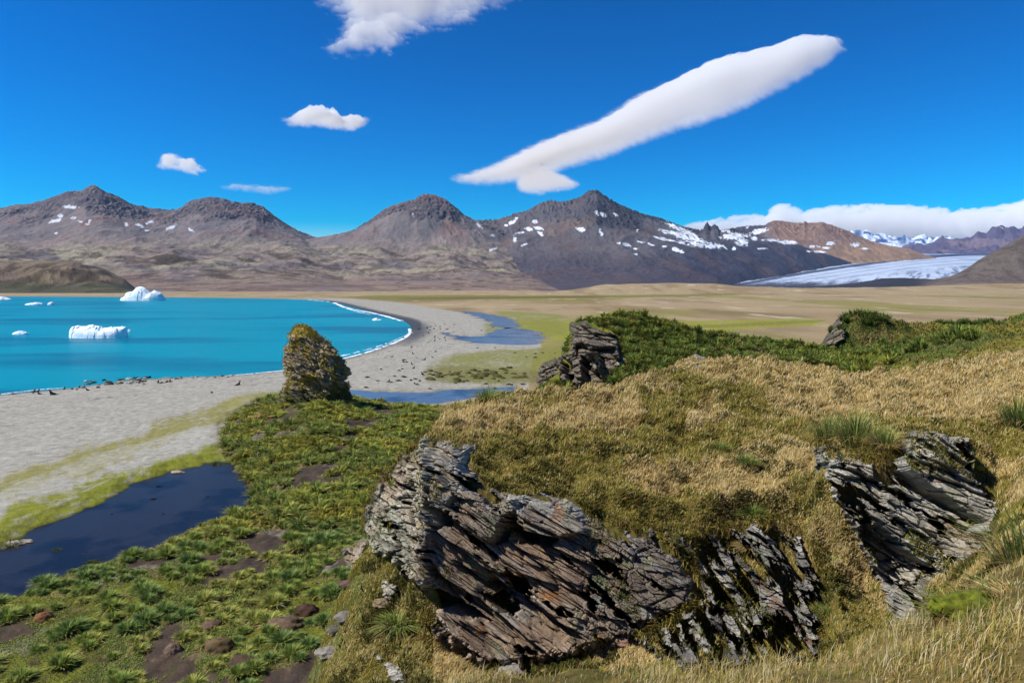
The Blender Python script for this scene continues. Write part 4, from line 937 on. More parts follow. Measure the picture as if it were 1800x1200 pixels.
MID = [(1085,915),(1150,925),(1215,930),(1262,925),(1330,915),(1372,905),(1430,955),(1450,1010),(1440,1080),(1450,1150),(1380,1175),(1290,1170),(1215,1195),(1150,1165),(1120,1120),(1180,1085),(1225,1050),(1215,1000),(1150,950)]
rock_sheet('rock_outcrop', 'broken dark rock ribs half buried in grass, between the two large outcrops', MID, (8.8, 14.6), bulge=0.40, seed=20, palette='slate', angle=46, back=0.45, W=14, A=(0.42, 0.2, 0.07), L=(0.95, 0.36, 0.7), jag=22, patch=(130, -0.02, 56, 2.0), cols=mid_cols)
for i, (lab, ol, yl) in enumerate([
  ('pale broken rock at the left foot of the big rock face', [(600,985),(604,966),(640,946),(652,962),(640,990),(612,1000)], (11, 15)),
  ('pale rock patch under the left overhang of the big rock face', [(650,1035),(672,1010),(705,1020),(712,1048),(684,1060)], (10, 14)),
  ('dark slaty rock at the bottom edge of the picture, left of the grass fringe', [(650,1150),(668,1140),(710,1170),(730,1205),(690,1210)], (9, 13))]):
    rock_sheet('rock_outcrop', lab, ol, yl, bulge=0.16, seed=24 + i, palette='slate' if i == 2 else 'grey', angle=36, back=0.25, W=14, A=(0.14, 0.07, 0.02), L=(0.9, 0.2, 0.5), jag=14)
# rocks on the knoll behind
rock_sheet('rock_outcrop', 'craggy brown rock face at the left end of the green knoll', [(1000,600),(1002,566),(1030,562),(1060,575),(1090,590),(1100,640),(1085,655),(1062,680),(1036,694),(1008,690),(980,672),(982,628),(998,618)], (100, 118), bulge=4.5, seed=33, palette='brown',
  L=(12, 3, 7), A=(2.2, 0.8, 0.3), step=0.9, back=4, W=10, mat=ROCK_FAR, jag=5, slabs=[([(988,630),(1006,638),(1014,682),(994,672)], -4.5, 2.5), ([(1020,622),(1052,632),(1056,672),(1024,688)], -4.5, 2.5), ([(1030,615),(1055,625),(1060,660),(1035,640)], 3, 3)])
rock_sheet('rock_outcrop', 'low ragged brown rocks at the left foot of the green knoll', [(940,668),(952,640),(975,628),(992,640),(1000,668),(975,675),(950,684)], (100, 122), bulge=2.0, seed=34, palette='brown', L=(9, 2.5, 5), A=(1.8, 0.8, 0.3), step=0.9, back=3, W=8, mat=ROCK_FAR, jag=5)
rock_sheet('rock_outcrop', 'small grey crag in the bushes right of the craggy brown face', [(1072,625),(1088,612),(1105,628),(1104,645),(1085,652),(1072,642)], (98, 122), bulge=2.0, seed=35, palette='grey', L=(9, 2.5, 5), A=(1.5, 0.6, 0.2), step=0.9, back=3, W=7, mat=ROCK_FAR, jag=4)
rock_sheet('rock_outcrop', 'dark rocky left side of the second knoll', [(1446,600),(1458,578),(1472,560),(1482,556),(1492,575),(1490,600),(1468,612),(1450,612)], (100, 124), bulge=2.0, seed=36, palette='brown', L=(9, 2.5, 5), A=(1.8, 0.8, 0.3), step=0.9, back=3, W=8, mat=ROCK_FAR, jag=4)
rock_sheet('rock_outcrop', 'little pale rock at the brow of the grassy spur', [(1205,640),(1220,622),(1240,628),(1250,645),(1225,655)], (28, 36), bulge=0.6, seed=37, palette='grey', L=(1.6, .5, .9), A=(0.3, 0.12, 0.05), step=0.9, back=0.8, W=7, jag=4)

# hollow the ground out behind the rock so that its own recesses stay open
UG, VG = pix(XG, YY, ZG)
for P, dep, m0, y0_, y1_ in [(ROCK_PX[0], 1.3, 26, 7, 17), (ROCK_PX[1], 1.5, 18, 7, 17), (ROCK_PX[2], 0.45, 14, 7, 17), (ROCK_PX[6], 7.0, 3, 85, 119)]:
    lo = P.min(0); hi_ = P.max(0)
    m = (UG > lo[0]) & (UG < hi_[0]) & (VG > lo[1]) & (VG < hi_[1]) & (YY > y0_) & (YY < y1_)
    ZG[m] -= dep*smooth(m0, m0 + (22 if y1_ < 20 else 12), sdist(UG[m], VG[m], P))
ground.data.vertices.foreach_set('co', np.stack([XG, YY, ZG], -1).astype(np.float32).ravel()); ground.data.update()

# ------------------------------------------------------------------ the sea stack
def sea_stack():
    prof = np.array([(574,512,520),(578,508,532),(584,505,540),(592,502,548),(600,500,556),(610,498,566),(620,497,574),(632,496,583),(645,496,590),(660,496,595),(675,495,598),(690,493,600),(705,490,602),(725,484,606),(745,478,612)], float)
    Y0 = 112.0
    nv, na = 260, 420
    vv = np.linspace(574.5, 742, nv); l = np.interp(vv, prof[:, 0], prof[:, 1]); r = np.interp(vv, prof[:, 0], prof[:, 2])
    th = np.linspace(0, 2*np.pi, na, endpoint=False)
    T, Vv = np.meshgrid(th, vv)
    cxp = ((l + r)/2)[:, None]; hw = ((r - l)/2)[:, None]
    hx = hw/1200*Y0; cx = s_of(cxp, Vv)*Y0
    Zc = CZ + Y0*slope_of(Vv)
    se = lambda c: np.sign(c)*np.abs(c)**0.8
    X = cx + hx*se(np.cos(T)); Yp = Y0 + 3.2 + hx*0.75*se(np.sin(T)); Z = Zc + 0*T
    nx, ny = np.cos(T), np.sin(T)
    disp = np.zeros_like(X); tn = np.zeros_like(X)
    for k, (sc_, am) in enumerate(((1.0, 1.1), (0.4, 0.6), (0.16, 0.28))):
        f1, f2, rr, o = voro3((X*0.8 - Z*0.6)/(3.2*sc_), (X*0.6 + Z*0.8)/(1.3*sc_), Yp/(2.4*sc_), 300 + k*9)
        disp += am*(rr[0] - 0.35 + 0.5*o[1]) - am*0.3*smooth(0.1, 0, f2 - f1); tn += rr[1] - 0.5
    fade = smooth(0, 45, Vv - 574)
    X = X + nx*disp*fade; Yp = Yp + ny*disp*fade; Z = Z + 0.3*disp*fade
    g = fbm3(X*0.5, Yp*0.5, Z*0.5, 4, 310); g2 = fbm3(X*1.4, Yp*1.4, Z*1.4, 4, 311)
    C = np.zeros(X.shape + (3,)); C[:] = alb(196,178,152)
    C = blend(C, alb(74,62,58), smooth(0, 0.6, tn)*0.7)
    C = blend(C, alb(190,168,76), smooth(-0.1, 0.15, g)*0.8)
    C = blend(C, alb(196,156,50), smooth(0.0, 0.25, g2)*smooth(660, 600, Vv + 30*g)*0.8)
    C = blend(C, alb(186,158,54), smooth(600, 584, Vv)*0.7)
    C = blend(C, alb(84,92,38), smooth(670, 705, Vv + 25*g)*0.85)
    C = blend(C, alb(196,184,140), smooth(0.3, 0.45, g2)*0.5)
    Vt = np.concatenate([np.stack([X, Yp, Z], -1).reshape(-1, 3), [[X[0].mean(), Yp[0].mean(), Z[0].mean() + 0.15]]])
    i = np.arange(nv*na).reshape(nv, na); ir = np.roll(i, -1, 1)
    F = np.stack([i[:-1], i[1:], ir[1:], ir[:-1]], -1).reshape(-1, 4)
    F3 = np.stack([np.full(na, nv*na), i[0], ir[0]], -1)
    Ct = np.concatenate([C.reshape(-1, 3), C[0, :1].reshape(1, 3)])
    o = raw_mesh('sea_stack', Vt, F, Ct, rock_mat('stack_rock', 0.4), F3=F3, smooth_shade=False)
    tag(o, 'tall leaning rock stack crusted with ochre lichen, standing above the beach', 'rock stack')
    return o, X, Yp, Z
STACK, SX, SY, SZ = sea_stack()
# ------------------------------------------------------------------ plants
def blades(P, yaw, h, wd, lean, col_lo, col_hi, up=None):
    """curved tapering blades, each standing at P"""
    n = len(P); cx, sx_ = np.cos(yaw), np.sin(yaw)
    side = np.stack([-sx_, cx, np.zeros(n)], 1); d = np.stack([cx, sx_, np.zeros(n)], 1); z = np.array([[0, 0, 1.0]])
    h = h[:, None]; wd = wd[:, None]; lean = lean[:, None]
    m = P + d*lean*0.32 + z*h*0.55; t = P + d*lean + z*(h*0.98 - 0.25*np.abs(lean))
    V = np.stack([P - side*wd*0.5, P + side*wd*0.5, m + side*wd*0.42, m - side*wd*0.42, t], 1)
    i = np.arange(n)*5
    F4 = np.stack([i, i+1, i+2, i+3], 1); F3 = np.stack([i+3, i+2, i+4], 1)
    cm = col_lo*0.45 + col_hi*0.55
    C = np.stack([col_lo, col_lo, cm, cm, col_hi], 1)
    return V.reshape(-1, 3), F4, F3, C.reshape(-1, 3)
def join(parts):
    V, F4, F3, C = [], [], [], []; o = 0
    for v, a, b_, c in parts:
        V.append(v); F4.append(a + o); F3.append(b_ + o); C.append(c); o += len(v)
    return np.concatenate(V), np.concatenate(F4), np.concatenate(F3), np.concatenate(C)
def rcol(n, cols, wts, jit=0.12, r=None):
    r = r or rng; k = r.choice(len(cols), n, p=np.array(wts)/sum(wts)); c = np.array(cols)[k]
    return np.clip(c*(1 + jit*r.standard_normal((n, 1))) , 0.003, 0.9)
STRAW = [alb(240,216,152), alb(222,188,116), alb(186,150,84), alb(248,234,188)]
OLIVE = [alb(170,160,60), alb(146,144,52), alb(190,172,76), alb(124,100,46)]
GREEN = [alb(112,130,52), alb(84,116,46), alb(138,146,62)]
GRASS = leaf_mat('dry_grass_blades', 0.42, 0.2, 2.0); TUSS = leaf_mat('tussock_blades', 0.35, 0.2, 1.5)
NEAR_PX = [ROCK_PX[0], ROCK_PX[1], ROCK_PX[3], ROCK_PX[4], ROCK_PX[5]]
in_rock = lambda u, v, m=3.0: np.max([sdist(u, v, p) for p in NEAR_PX], axis=0) > m

# dry grass on the spur and its slopes
def scatter_px(n, u0, u1, v0, v1):
    u = rng.uniform(u0, u1, n); v = rng.uniform(v0, v1, n); x, y, z = ground_at(u, v); return u, v, x, y, z
u, v, x, y, z = scatter_px(800000, 540, 1850, 618, 1250)
k = (y < 33) & (y > 4.5) & (z > 4) & ~in_rock(u, v, 12.0)
u, v, x, y, z = u[k], v[k], x[k], y[k], z[k]
sd = np.sqrt(y/18.0)
pa = fbm2(x*0.55/sd, y*0.55/sd, 4, 401); pb = fbm2(x*1.7/sd, y*1.7/sd, 4, 402); pc = fbm2(x*0.22, y*0.22, 3, 403)
# olive cushions in the middle of the spur, straw at its brow and on the right
ol = 0.14 + 0.76*smooth(-0.16, 0.3, 1.0*pa + 1.0*pc + 0.5*pb - 0.05 + 0.25*smooth(720, 760, v) - 0.35*smooth(1380, 1700, u)*smooth(760, 700, v) - 0.45*smooth(26, 30, y) + 0.12*(np.abs(u - 1000) < 260)*(v > 760))
mossy = (y > 26)*smooth(0.0, 0.2, pa)
lowleft = (u < 760) & (v > 940)
ol = np.where(lowleft, 0.75 + 0.25*ol, ol)
n = len(u); isol = rng.random(n) < ol
clump = smooth(0.05, 0.35, pb)
h = (0.07 + 0.12*rng.random(n)**2)*np.where(isol, 0.75, 1.0)*(0.7 + 0.6*clump)*np.clip(y/15, 0.6, 1.5)
cs = rcol(n, STRAW, [3, 3, 2, 1]); co = rcol(n, OLIVE + GREEN + [STRAW[2]], [3, 3, 3, 2.5, 1, 0.6, 1, 1.6])
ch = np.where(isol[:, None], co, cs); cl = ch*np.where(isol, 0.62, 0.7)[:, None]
wd = np.clip(y*0.0009, 0.003, 0.04)*(0.8 + 0.6*rng.random(n))
yaw = 0.4 + 1.2*fbm2(x*0.5, y*0.5, 2, 409) + rng.normal(0, 0.7, n)
keepb = rng.random(n) < (0.45 + 0.55*smooth(-0.35, 0.0, pb))
P = np.stack([x, y, z - 0.01], 1)[keepb]
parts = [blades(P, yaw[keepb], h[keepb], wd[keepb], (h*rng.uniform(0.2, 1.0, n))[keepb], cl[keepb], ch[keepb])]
# dark green low cushions and dead brown mats scattered through the turf
kk_ = (rng.random(n) < 0.5*smooth(0.02, 0.4, fbm2(x*0.7, y*0.7, 5, 405, gain=0.65))) & (y < 27)
nn_ = int(kk_.sum()); cd = rcol(nn_, [alb(104,108,46), alb(96,80,44), alb(124,118,56)], [3,2,2]); hd = 0.05 + 0.08*rng.random(nn_)
parts.append(blades(np.stack([x, y, z], 1)[kk_], rng.uniform(0, 6.28, nn_), hd, 0.028 + 0*hd, hd*rng.uniform(-1, 1.5, nn_), cd*0.6, cd))
# turf hanging over the top edges of the rock
for P_ in (ROCK_PX[0], ROCK_PX[1], ROCK_PX[2]):
    m_ = 9000 if P_ is not ROCK_PX[2] else 5000
    q_ = np.concatenate([P_, P_[:1]]); seg = rng.integers(0, len(P_), m_); t_ = rng.random(m_)[:, None]; pt = q_[seg]*(1 - t_) + q_[seg + 1]*t_
    e_ = q_[seg + 1] - q_[seg]; topside = (e_[:, 0]*np.sign(np.sum(P_[:, 0]*np.roll(P_[:, 1], -1) - np.roll(P_[:, 0], -1)*P_[:, 1]))) > 0
    pt = pt[topside]; uo, vo = pt[:, 0] + rng.normal(0, 5, len(pt)), pt[:, 1] + rng.normal(0, 6, len(pt))
    Yo = np.minimum(hit(uo, vo - 8), 16.0) - 0.30 - 0.1*rng.random(len(uo)); po = at_Y(uo, vo, Yo); no = len(uo)
    co_ = rcol(no, STRAW[1:3] + OLIVE + [alb(70,54,34)], [1.5,1.5,2,2,1,1,2]); ho = rng.uniform(0.05, 0.2, no)
    bl = blades(np.stack([po[0], Yo, po[2]], 1), rng.normal(-1.5, 0.8, no), ho*rng.choice([0.6, -0.8], no), 0.008 + 0.014*rng.random(no), ho*rng.uniform(0.3, 1.1, no), co_*0.5, co_); parts.append(bl)
# moss and grass sitting on the ledges of the near rock
for nm_, Vg, dg, eg, ug, vg in ROCK_GRIDS[:3]:
    nz_ = np.gradient(Vg[..., 2], axis=0); ny_ = np.gradient(Vg[..., 1], axis=0)
    upw = np.arctan2(np.abs(ny_), np.abs(nz_) + 1e-4)
    msk = fbm2(Vg[..., 0]*0.9, Vg[..., 2]*1.1, 4, 451)
    pr_ = smooth(0.12, 0.32, msk + 0.25*smooth(30, 6, dg))*(0.25 + 0.75*smooth(0.5, 1.0, upw))*(dg > 0)
    pr_ = pr_*(0.8 if ug.mean() < 1000 else 1.6)
    ii = np.argwhere(rng.random(dg.shape) < pr_*0.22)
    if len(ii) > 26000: ii = ii[rng.choice(len(ii), 26000, replace=False)]
    Pm = Vg[ii[:, 0], ii[:, 1]]; nm2 = len(Pm); cm_ = rcol(nm2, OLIVE + GREEN + STRAW[:2], [3,3,2,2,2,1,1,0.8,0.8]); hm = rng.uniform(0.03, 0.11, nm2)
    parts.append(blades(Pm, rng.normal(-1.3, 1.0, nm2), hm, 0.012 + 0.014*rng.random(nm2), hm*rng.uniform(0.0, 0.9, nm2), cm_*0.55, cm_))
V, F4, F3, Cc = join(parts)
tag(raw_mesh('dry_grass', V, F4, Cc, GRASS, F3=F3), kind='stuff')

# the fringe right before the camera
def world_scatter(n, f):
    s = rng.uniform(-0.25, 0.9, n); y = np.exp(rng.uniform(math.log(2.0), math.log(6.0), n)); x = s*y; z = gz(x, y); return x, y, z
x, y, z = world_scatter(52000, None)
uu, vv_ = pix(x, y, z)
den = fbm2(x*1.6, y*1.6, 3, 411)
k = (uu > 560) & (z > 19.2) & (rng.random(len(x)) < 0.3 + 0.7*smooth(-0.25, 0.15, den)) & (rng.random(len(x)) < smooth(560, 780, uu))
x, y, z, uu, den = x[k], y[k], z[k], uu[k], den[k]; n = len(x)
tall = rng.random(n)
h = (0.03 + 0.10*tall**2.5)*(0.6 + 0.9*smooth(-0.05, 0.3, den))*(1 - 0.35*smooth(1500, 1750, uu)) 
isol = rng.random(n) < 0.38 + 0.35*smooth(-0.0, -0.25, den)
ch = np.where(isol[:, None], rcol(n, OLIVE + GREEN, [2, 2, 3, 1, 2, 1, 2]), rcol(n, STRAW, [3, 3, 2, 2])); cl = ch*0.7
yaw = rng.normal(0.3, 1.2, n)
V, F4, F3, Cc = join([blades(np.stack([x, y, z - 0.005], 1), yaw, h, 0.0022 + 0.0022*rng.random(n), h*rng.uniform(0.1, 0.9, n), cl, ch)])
tag(raw_mesh('foreground_grass', V, F4, Cc, GRASS, F3=F3), kind='stuff')

# ---- tussocks
def clump_mesh(nb, rad, ht, wd, cols, wts, seed, dead=0.15, droop=1.0):
    r = np.random.default_rng(seed)
    a = r.uniform(0, 2*np.pi, nb); q = np.sqrt(r.random(nb)); rr = rad*0.42*q
    P = np.stack([np.cos(a)*rr, np.sin(a)*rr, np.zeros(nb) - 0.03], 1)
    h = ht*(0.65 + 0.45*r.random(nb))*(1 - 0.35*q); lean = rad*(0.15 + 0.85*q)*(0.7 + 0.5*r.random(nb))*droop
    ch = rcol(nb, cols, wts, 0.14, r); dm = r.random(nb) < dead
    ch[dm] = rcol(int(dm.sum()), STRAW, [2, 3, 3, 1], 0.1, r) if dm.any() else ch[dm]
    h[dm] *= 0.6; lean[dm] *= 1.15
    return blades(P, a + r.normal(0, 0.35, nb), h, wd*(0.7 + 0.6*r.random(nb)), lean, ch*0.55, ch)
TG = [alb(162,180,82), alb(138,168,74), alb(192,198,96), alb(134,162,98), alb(214,206,108)]
def proto(name, nb, rad, ht, wd, cols, wts, seed, dead, mat=None, droop=1.0):
    V, F4, F3, Cc = clump_mesh(nb, rad, ht, wd, cols, wts, seed, dead, droop)
    o = raw_mesh(name, V, F4, Cc, mat or TUSS, F3=F3); return o
def place_copy(src, used, loc, rz, sc):
    if not used[0]: o = src; used[0] = True
    else: o = src.copy(); COL.objects.link(o)
    o.location = loc; o.rotation_euler = (0, 0, rz); o.scale = sc; return o
# the bog on the flat
bogP = smooth_poly(poly_world([(395,795),(392,752),(432,716),(486,700),(560,694),(640,697),(745,712),(790,722),(900,760),(900,1000),(800,1450),(-500,1450),(-500,1260),(-60,1078),(60,1026),(120,1010),(250,968),(330,935),(440,892),(446,858),(415,812)], 0.8), 1)
pondI = POND
lo, hi_ = bogP.min(0), bogP.max(0)
cell = 1.06
gx_, gy_ = np.meshgrid(np.arange(-45, 8, cell), np.arange(34, 142, cell))
gx_ = (gx_ + rng.uniform(-0.6, 0.6, gx_.shape)).ravel(); gy_ = (gy_ + rng.uniform(-0.6, 0.6, gy_.shape)).ravel()
dB = sdist(gx_, gy_, bogP); dP = sdist(gx_, gy_, pondI)
zt = gz(gx_, gy_); ut, vt = pix(gx_, gy_, zt)
mudf = fbm2(gx_*0.16 + 4, gy_*0.10, 5, 52); mosf = fbm2(gx_*0.12, gy_*0.12, 4, 43)
dens = 1.0*(1 - smooth(0.07, 0.24, mudf + 0.3*fbm2(gx_*0.5, gy_*0.5, 2, 90)))*(1 - 0.45*smooth(0.05, 0.3, mosf)*smooth(60, 45, gy_)) * (1 - 0.3*smooth(56, 42, gy_))
dens = np.maximum(dens, 0.95*smooth(-5.5, -2.0, dP)*(dP < -0.3)*(gx_ > -40))
k = (dB > 0) & (dP < -0.2) & (rng.random(len(gx_)) < dens) & (zt < 7.5) & (ut > -60) & (ut < 900) & (vt < 1270)
tx, ty, tz, tu, tv = gx_[k], gy_[k], zt[k], ut[k], vt[k]
vis = (hit(tu, tv) > ty*0.93)
tx, ty, tz, tu, tv = tx[vis], ty[vis], tz[vis], tu[vis], tv[vis]
order = np.argsort(ty); tx, ty, tz, tu, tv = [a[order] for a in (tx, ty, tz, tu, tv)]
sz = rng.uniform(0.5, 1.0, len(tx))**1*rng.choice([1.0, 1.5], len(tx), p=[0.6, 0.4])*1.15*(1 + 0.15*smooth(-0.1, 0.3, fbm2(tx*0.1, ty*0.1, 3, 77)))
NI = 285
kinds = [('fresh green', [4,3,3,1,1], 0.10), ('grey-green', [1,3,1,4,0.5], 0.15), ('yellowing', [1,1,3,0.5,5], 0.3)]
protos = []
for kk, (nm, wts, dead) in enumerate(kinds):
    for j in range(2):
        protos.append([proto('tussock_plant', 330, 0.60, 0.60, 0.05, TG, wts, 500 + kk*10 + j, dead, droop=0.75), [False], kk])
for i in range(min(NI, len(tx))):
    g = fbm2(np.array([tx[i]*0.13]), np.array([ty[i]*0.13]), 3, 88)[0]
    kk = 2 if g > 0.12 + 0.1*rng.standard_normal() else (1 if g < -0.08 + 0.1*rng.standard_normal() else 0)
    pr = protos[kk*2 + int(rng.integers(2))]; s_ = float(sz[i])
    o = place_copy(pr[0], pr[1], (tx[i], ty[i], tz[i]), rng.uniform(0, 6.28), (s_, s_, s_*rng.uniform(0.8, 1.15)))
    tag(o, kinds[kk][0] + ' tussock clump on the boggy flat below the big rock face', 'tussock', kind='thing', group=kinds[kk][0] + ' tussocks on the near bog')
for pr in protos:
    if not pr[1][0]: bpy.data.objects.remove(pr[0])
def merge_clumps(name, xs, ys, zs, ss, nb, rad, ht, wdf, colfn, seed, dead=0.15, droop=1.0, mat=None):
    r = np.random.default_rng(seed); base = [clump_mesh(nb, rad, ht, 1.0, TG, [3,3,2,2,1], seed + i, dead, droop) for i in range(5)]
    n = len(xs); Vs, Cs_, F4s, F3s = [], [], [], []; off = 0
    kb = r.integers(0, 5, n); yaw = r.uniform(0, 6.28, n)
    # blade widths follow size, so rebuild with unit width shape scaled: bake width directly
    for b_i in range(5):
        idx = np.where(kb == b_i)[0]
        if not len(idx): continue
        V, F4, F3, C_ = clump_mesh(nb, rad, ht, wdf, TG, [3,3,2,2,1], seed + b_i, dead, droop)
        c, s_ = np.cos(yaw[idx])[:, None], np.sin(yaw[idx])[:, None]; sc_ = ss[idx][:, None]
        W_ = np.stack([(V[None, :, 0]*c - V[None, :, 1]*s_)*sc_ + xs[idx][:, None], (V[None, :, 0]*s_ + V[None, :, 1]*c)*sc_ + ys[idx][:, None], V[None, :, 2]*sc_*r.uniform(0.8, 1.2, (len(idx), 1)) + zs[idx][:, None]], -1)
        tint = colfn(xs[idx], ys[idx])
        CC = C_[None]*tint[:, None, :]
        o_ = (np.arange(len(idx))*len(V))[:, None, None] + off
        F4s.append((F4[None] + o_).reshape(-1, 4)); F3s.append((F3[None] + o_).reshape(-1, 3)); Vs.append(W_.reshape(-1, 3)); Cs_.append(CC.reshape(-1, 3)); off += len(idx)*len(V)
    return raw_mesh(name, np.concatenate(Vs), np.concatenate(F4s), np.concatenate(Cs_), mat or TUSS, F3=np.concatenate(F3s))
def bog_tint(x, y):
    a = smooth(-0.15, 0.2, fbm2(x*0.13, y*0.13, 3, 88)); b_ = smooth(0.0, 0.3, fbm2(x*0.2, y*0.2, 3, 89)); j = rng.uniform(0.75, 1.2, len(x))
    return (np.stack([0.88 + 0.42*a, 0.88 + 0.22*a, 0.8 + 0*a], 1)*(1 - 0.3*b_[:, None]*np.array([0.2, 0.5, 0.6])))*j[:, None]*0.92
if len(tx) > NI:
    tag(merge_clumps('tussock_field', tx[NI:], ty[NI:], tz[NI:], sz[NI:]*1.05, 64, 0.70, 0.72, 0.11, bog_tint, 601), kind='stuff')
# low plants and moss lumps over the same floor
u, v, x, y, z = scatter_px(230000, -40, 760, 690, 1240)
k = (y > 33) & (y < 140) & (sdist(x, y, bogP) > -0.6) & (sdist(x, y, POND) < -0.1) & (fbm2(x*0.16 + 4, y*0.10, 5, 52) < 0.17) 
u, v, x, y, z = u[k], v[k], x[k], y[k], z[k]; n = len(x)
g = smooth(-0.05, 0.25, fbm2(x*0.12, y*0.12, 4, 43))[:, None]
ch = rcol(n, TG, [2,2,2,1,1])*(1 - g) + rcol(n, [alb(150,154,60), alb(130,132,50), alb(150,136,84)], [3,3,1])*g
h = np.clip(y*0.0028, 0.08, 0.3)*(0.5 + rng.random(n))*(1 - 0.4*g[:, 0])
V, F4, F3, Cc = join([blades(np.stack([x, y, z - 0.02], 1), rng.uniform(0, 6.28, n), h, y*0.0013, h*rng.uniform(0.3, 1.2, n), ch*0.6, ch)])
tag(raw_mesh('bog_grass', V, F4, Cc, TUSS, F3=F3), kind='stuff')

# ---- tall tussac on the knolls
def knoll_scatter(n, u0, u1, v0, v1, cond, cellk):
    u, v, x, y, z = scatter_px(n, u0, u1, v0, v1)
    k = cond(u, v, x, y, z); u, v, x, y, z = u[k], v[k], x[k], y[k], z[k]
    # thin out to a world spacing
    key = {}
    for i in range(len(x)):
        c = (int(x[i]//cellk), int(y[i]//cellk), int(z[i]//cellk))
        if c not in key: key[c] = i
    i = np.array(sorted(key.values())); return u[i], v[i], x[i], y[i], z[i]
FAR_ROCK = ROCK_PX[6:10]
def on_far_rock(u, v): return np.max([sdist(u, v, p) for p in FAR_ROCK], axis=0) > 1.0
def kcond(u, v, x, y, z):
    f = fbm2(x*0.07, y*0.07, 3, 421); f2 = fbm2(x*0.12, y*0.12, 3, 422)
    pc1 = sdist(u, v, np.array([(905,705),(940,690),(1000,672),(1000,560),(1020,545),(1100,540),(1230,575),(1420,598),(1440,640),(1600,600),(1700,590),(1720,600),(1560,650),(1500,668),(1330,640),(1200,650),(1100,690),(980,720)], float)) > -6
    open_ = smooth(-0.06, 0.14, f)*(u > 1130)
    return (y > 60) & (y < 150) & (z > 1.5) & pc1 & ~on_far_rock(u, v) & (rng.random(len(u)) > open_*0.9) & (rng.random(len(u)) < np.where((u > 1480) & (u < 1640) & (v < 600), 0.25, 1.0))
ku, kv, kx, ky, kz = knoll_scatter(26000, 880, 1850, 540, 730, kcond, 1.25)
def knoll_tint(x, y):
    a = smooth(0.0, 0.3, fbm2(x*0.06, y*0.06, 3, 431))[:, None]; j = rng.uniform(0.6, 1.25, len(x))[:, None]
    return (np.array([0.78, 0.76, 0.62])*(1 - a) + np.array([1.02, 0.86, 0.55])*a)*j
tag(merge_clumps('tussac_thicket', kx, ky, kz, rng.uniform(0.75, 1.5, len(kx)), 46, 0.85, 1.1, 0.13, knoll_tint, 701, dead=0.16), kind='stuff')
# the dark hedge-like row behind the second knoll, and shrubs on the two crests
rows_ = []
for i in range(62):
    uu = rng.uniform(1636, 1745); vv = 566 + rng.uniform(-3, 6); Yq = rng.uniform(136, 146); p = at_Y(uu, vv, Yq); rows_.append((p[0], Yq, float(gz(p[0], Yq))))
for i in range(26):
    uu = rng.uniform(1462, 1560); Yq = rng.uniform(117, 124); p = at_Y(uu, 552, Yq); rows_.append((p[0], Yq, float(gz(p[0], Yq))))
ra = np.array(rows_)
tag(merge_clumps('tussac_row', ra[:, 0], ra[:, 1], ra[:, 2], rng.uniform(1.1, 1.7, len(ra)), 60, 0.85, 1.15, 0.13, lambda x, y: np.array([0.5, 0.52, 0.48])*rng.uniform(0.7, 1.2, (len(x), 1)), 711, dead=0.03), kind='stuff')
# moss and short growth on the knolls and the green hollow between
u, v, x, y, z = scatter_px(70000, 900, 1850, 540, 720)
k = (y > 33) & (y < 150) & (z > 2) & ~on_far_rock(u, v); u, v, x, y, z = u[k], v[k], x[k], y[k], z[k]; n = len(x)
g = smooth(-0.1, 0.25, fbm2(x*0.05, y*0.05, 4, 441))[:, None]; g2 = smooth(0.05, 0.3, fbm2(x*0.09, y*0.09, 4, 442))[:, None]
ch = rcol(n, [alb(84,104,40), alb(70,90,36), alb(100,112,44)], [1,1,1])*(1 - g) + rcol(n, [alb(136,130,50), alb(150,138,60), alb(110,104,40)], [1,1,1])*g
rgt = (smooth(1540, 1640, u)*smooth(575, 600, v))[:, None]; g2 = np.clip(g2 + 0.75*rgt, 0, 1)
ch = ch*(1 - g2) + rcol(n, [alb(164,138,84), alb(140,112,66), alb(190,166,110)], [1,1,1])*g2
h = y*0.0032*(0.5 + rng.random(n))
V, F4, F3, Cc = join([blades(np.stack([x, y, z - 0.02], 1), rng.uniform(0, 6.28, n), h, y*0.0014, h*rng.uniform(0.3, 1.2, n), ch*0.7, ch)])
tag(raw_mesh('knoll_moss', V, F4, Cc, TUSS, F3=F3), kind='stuff')

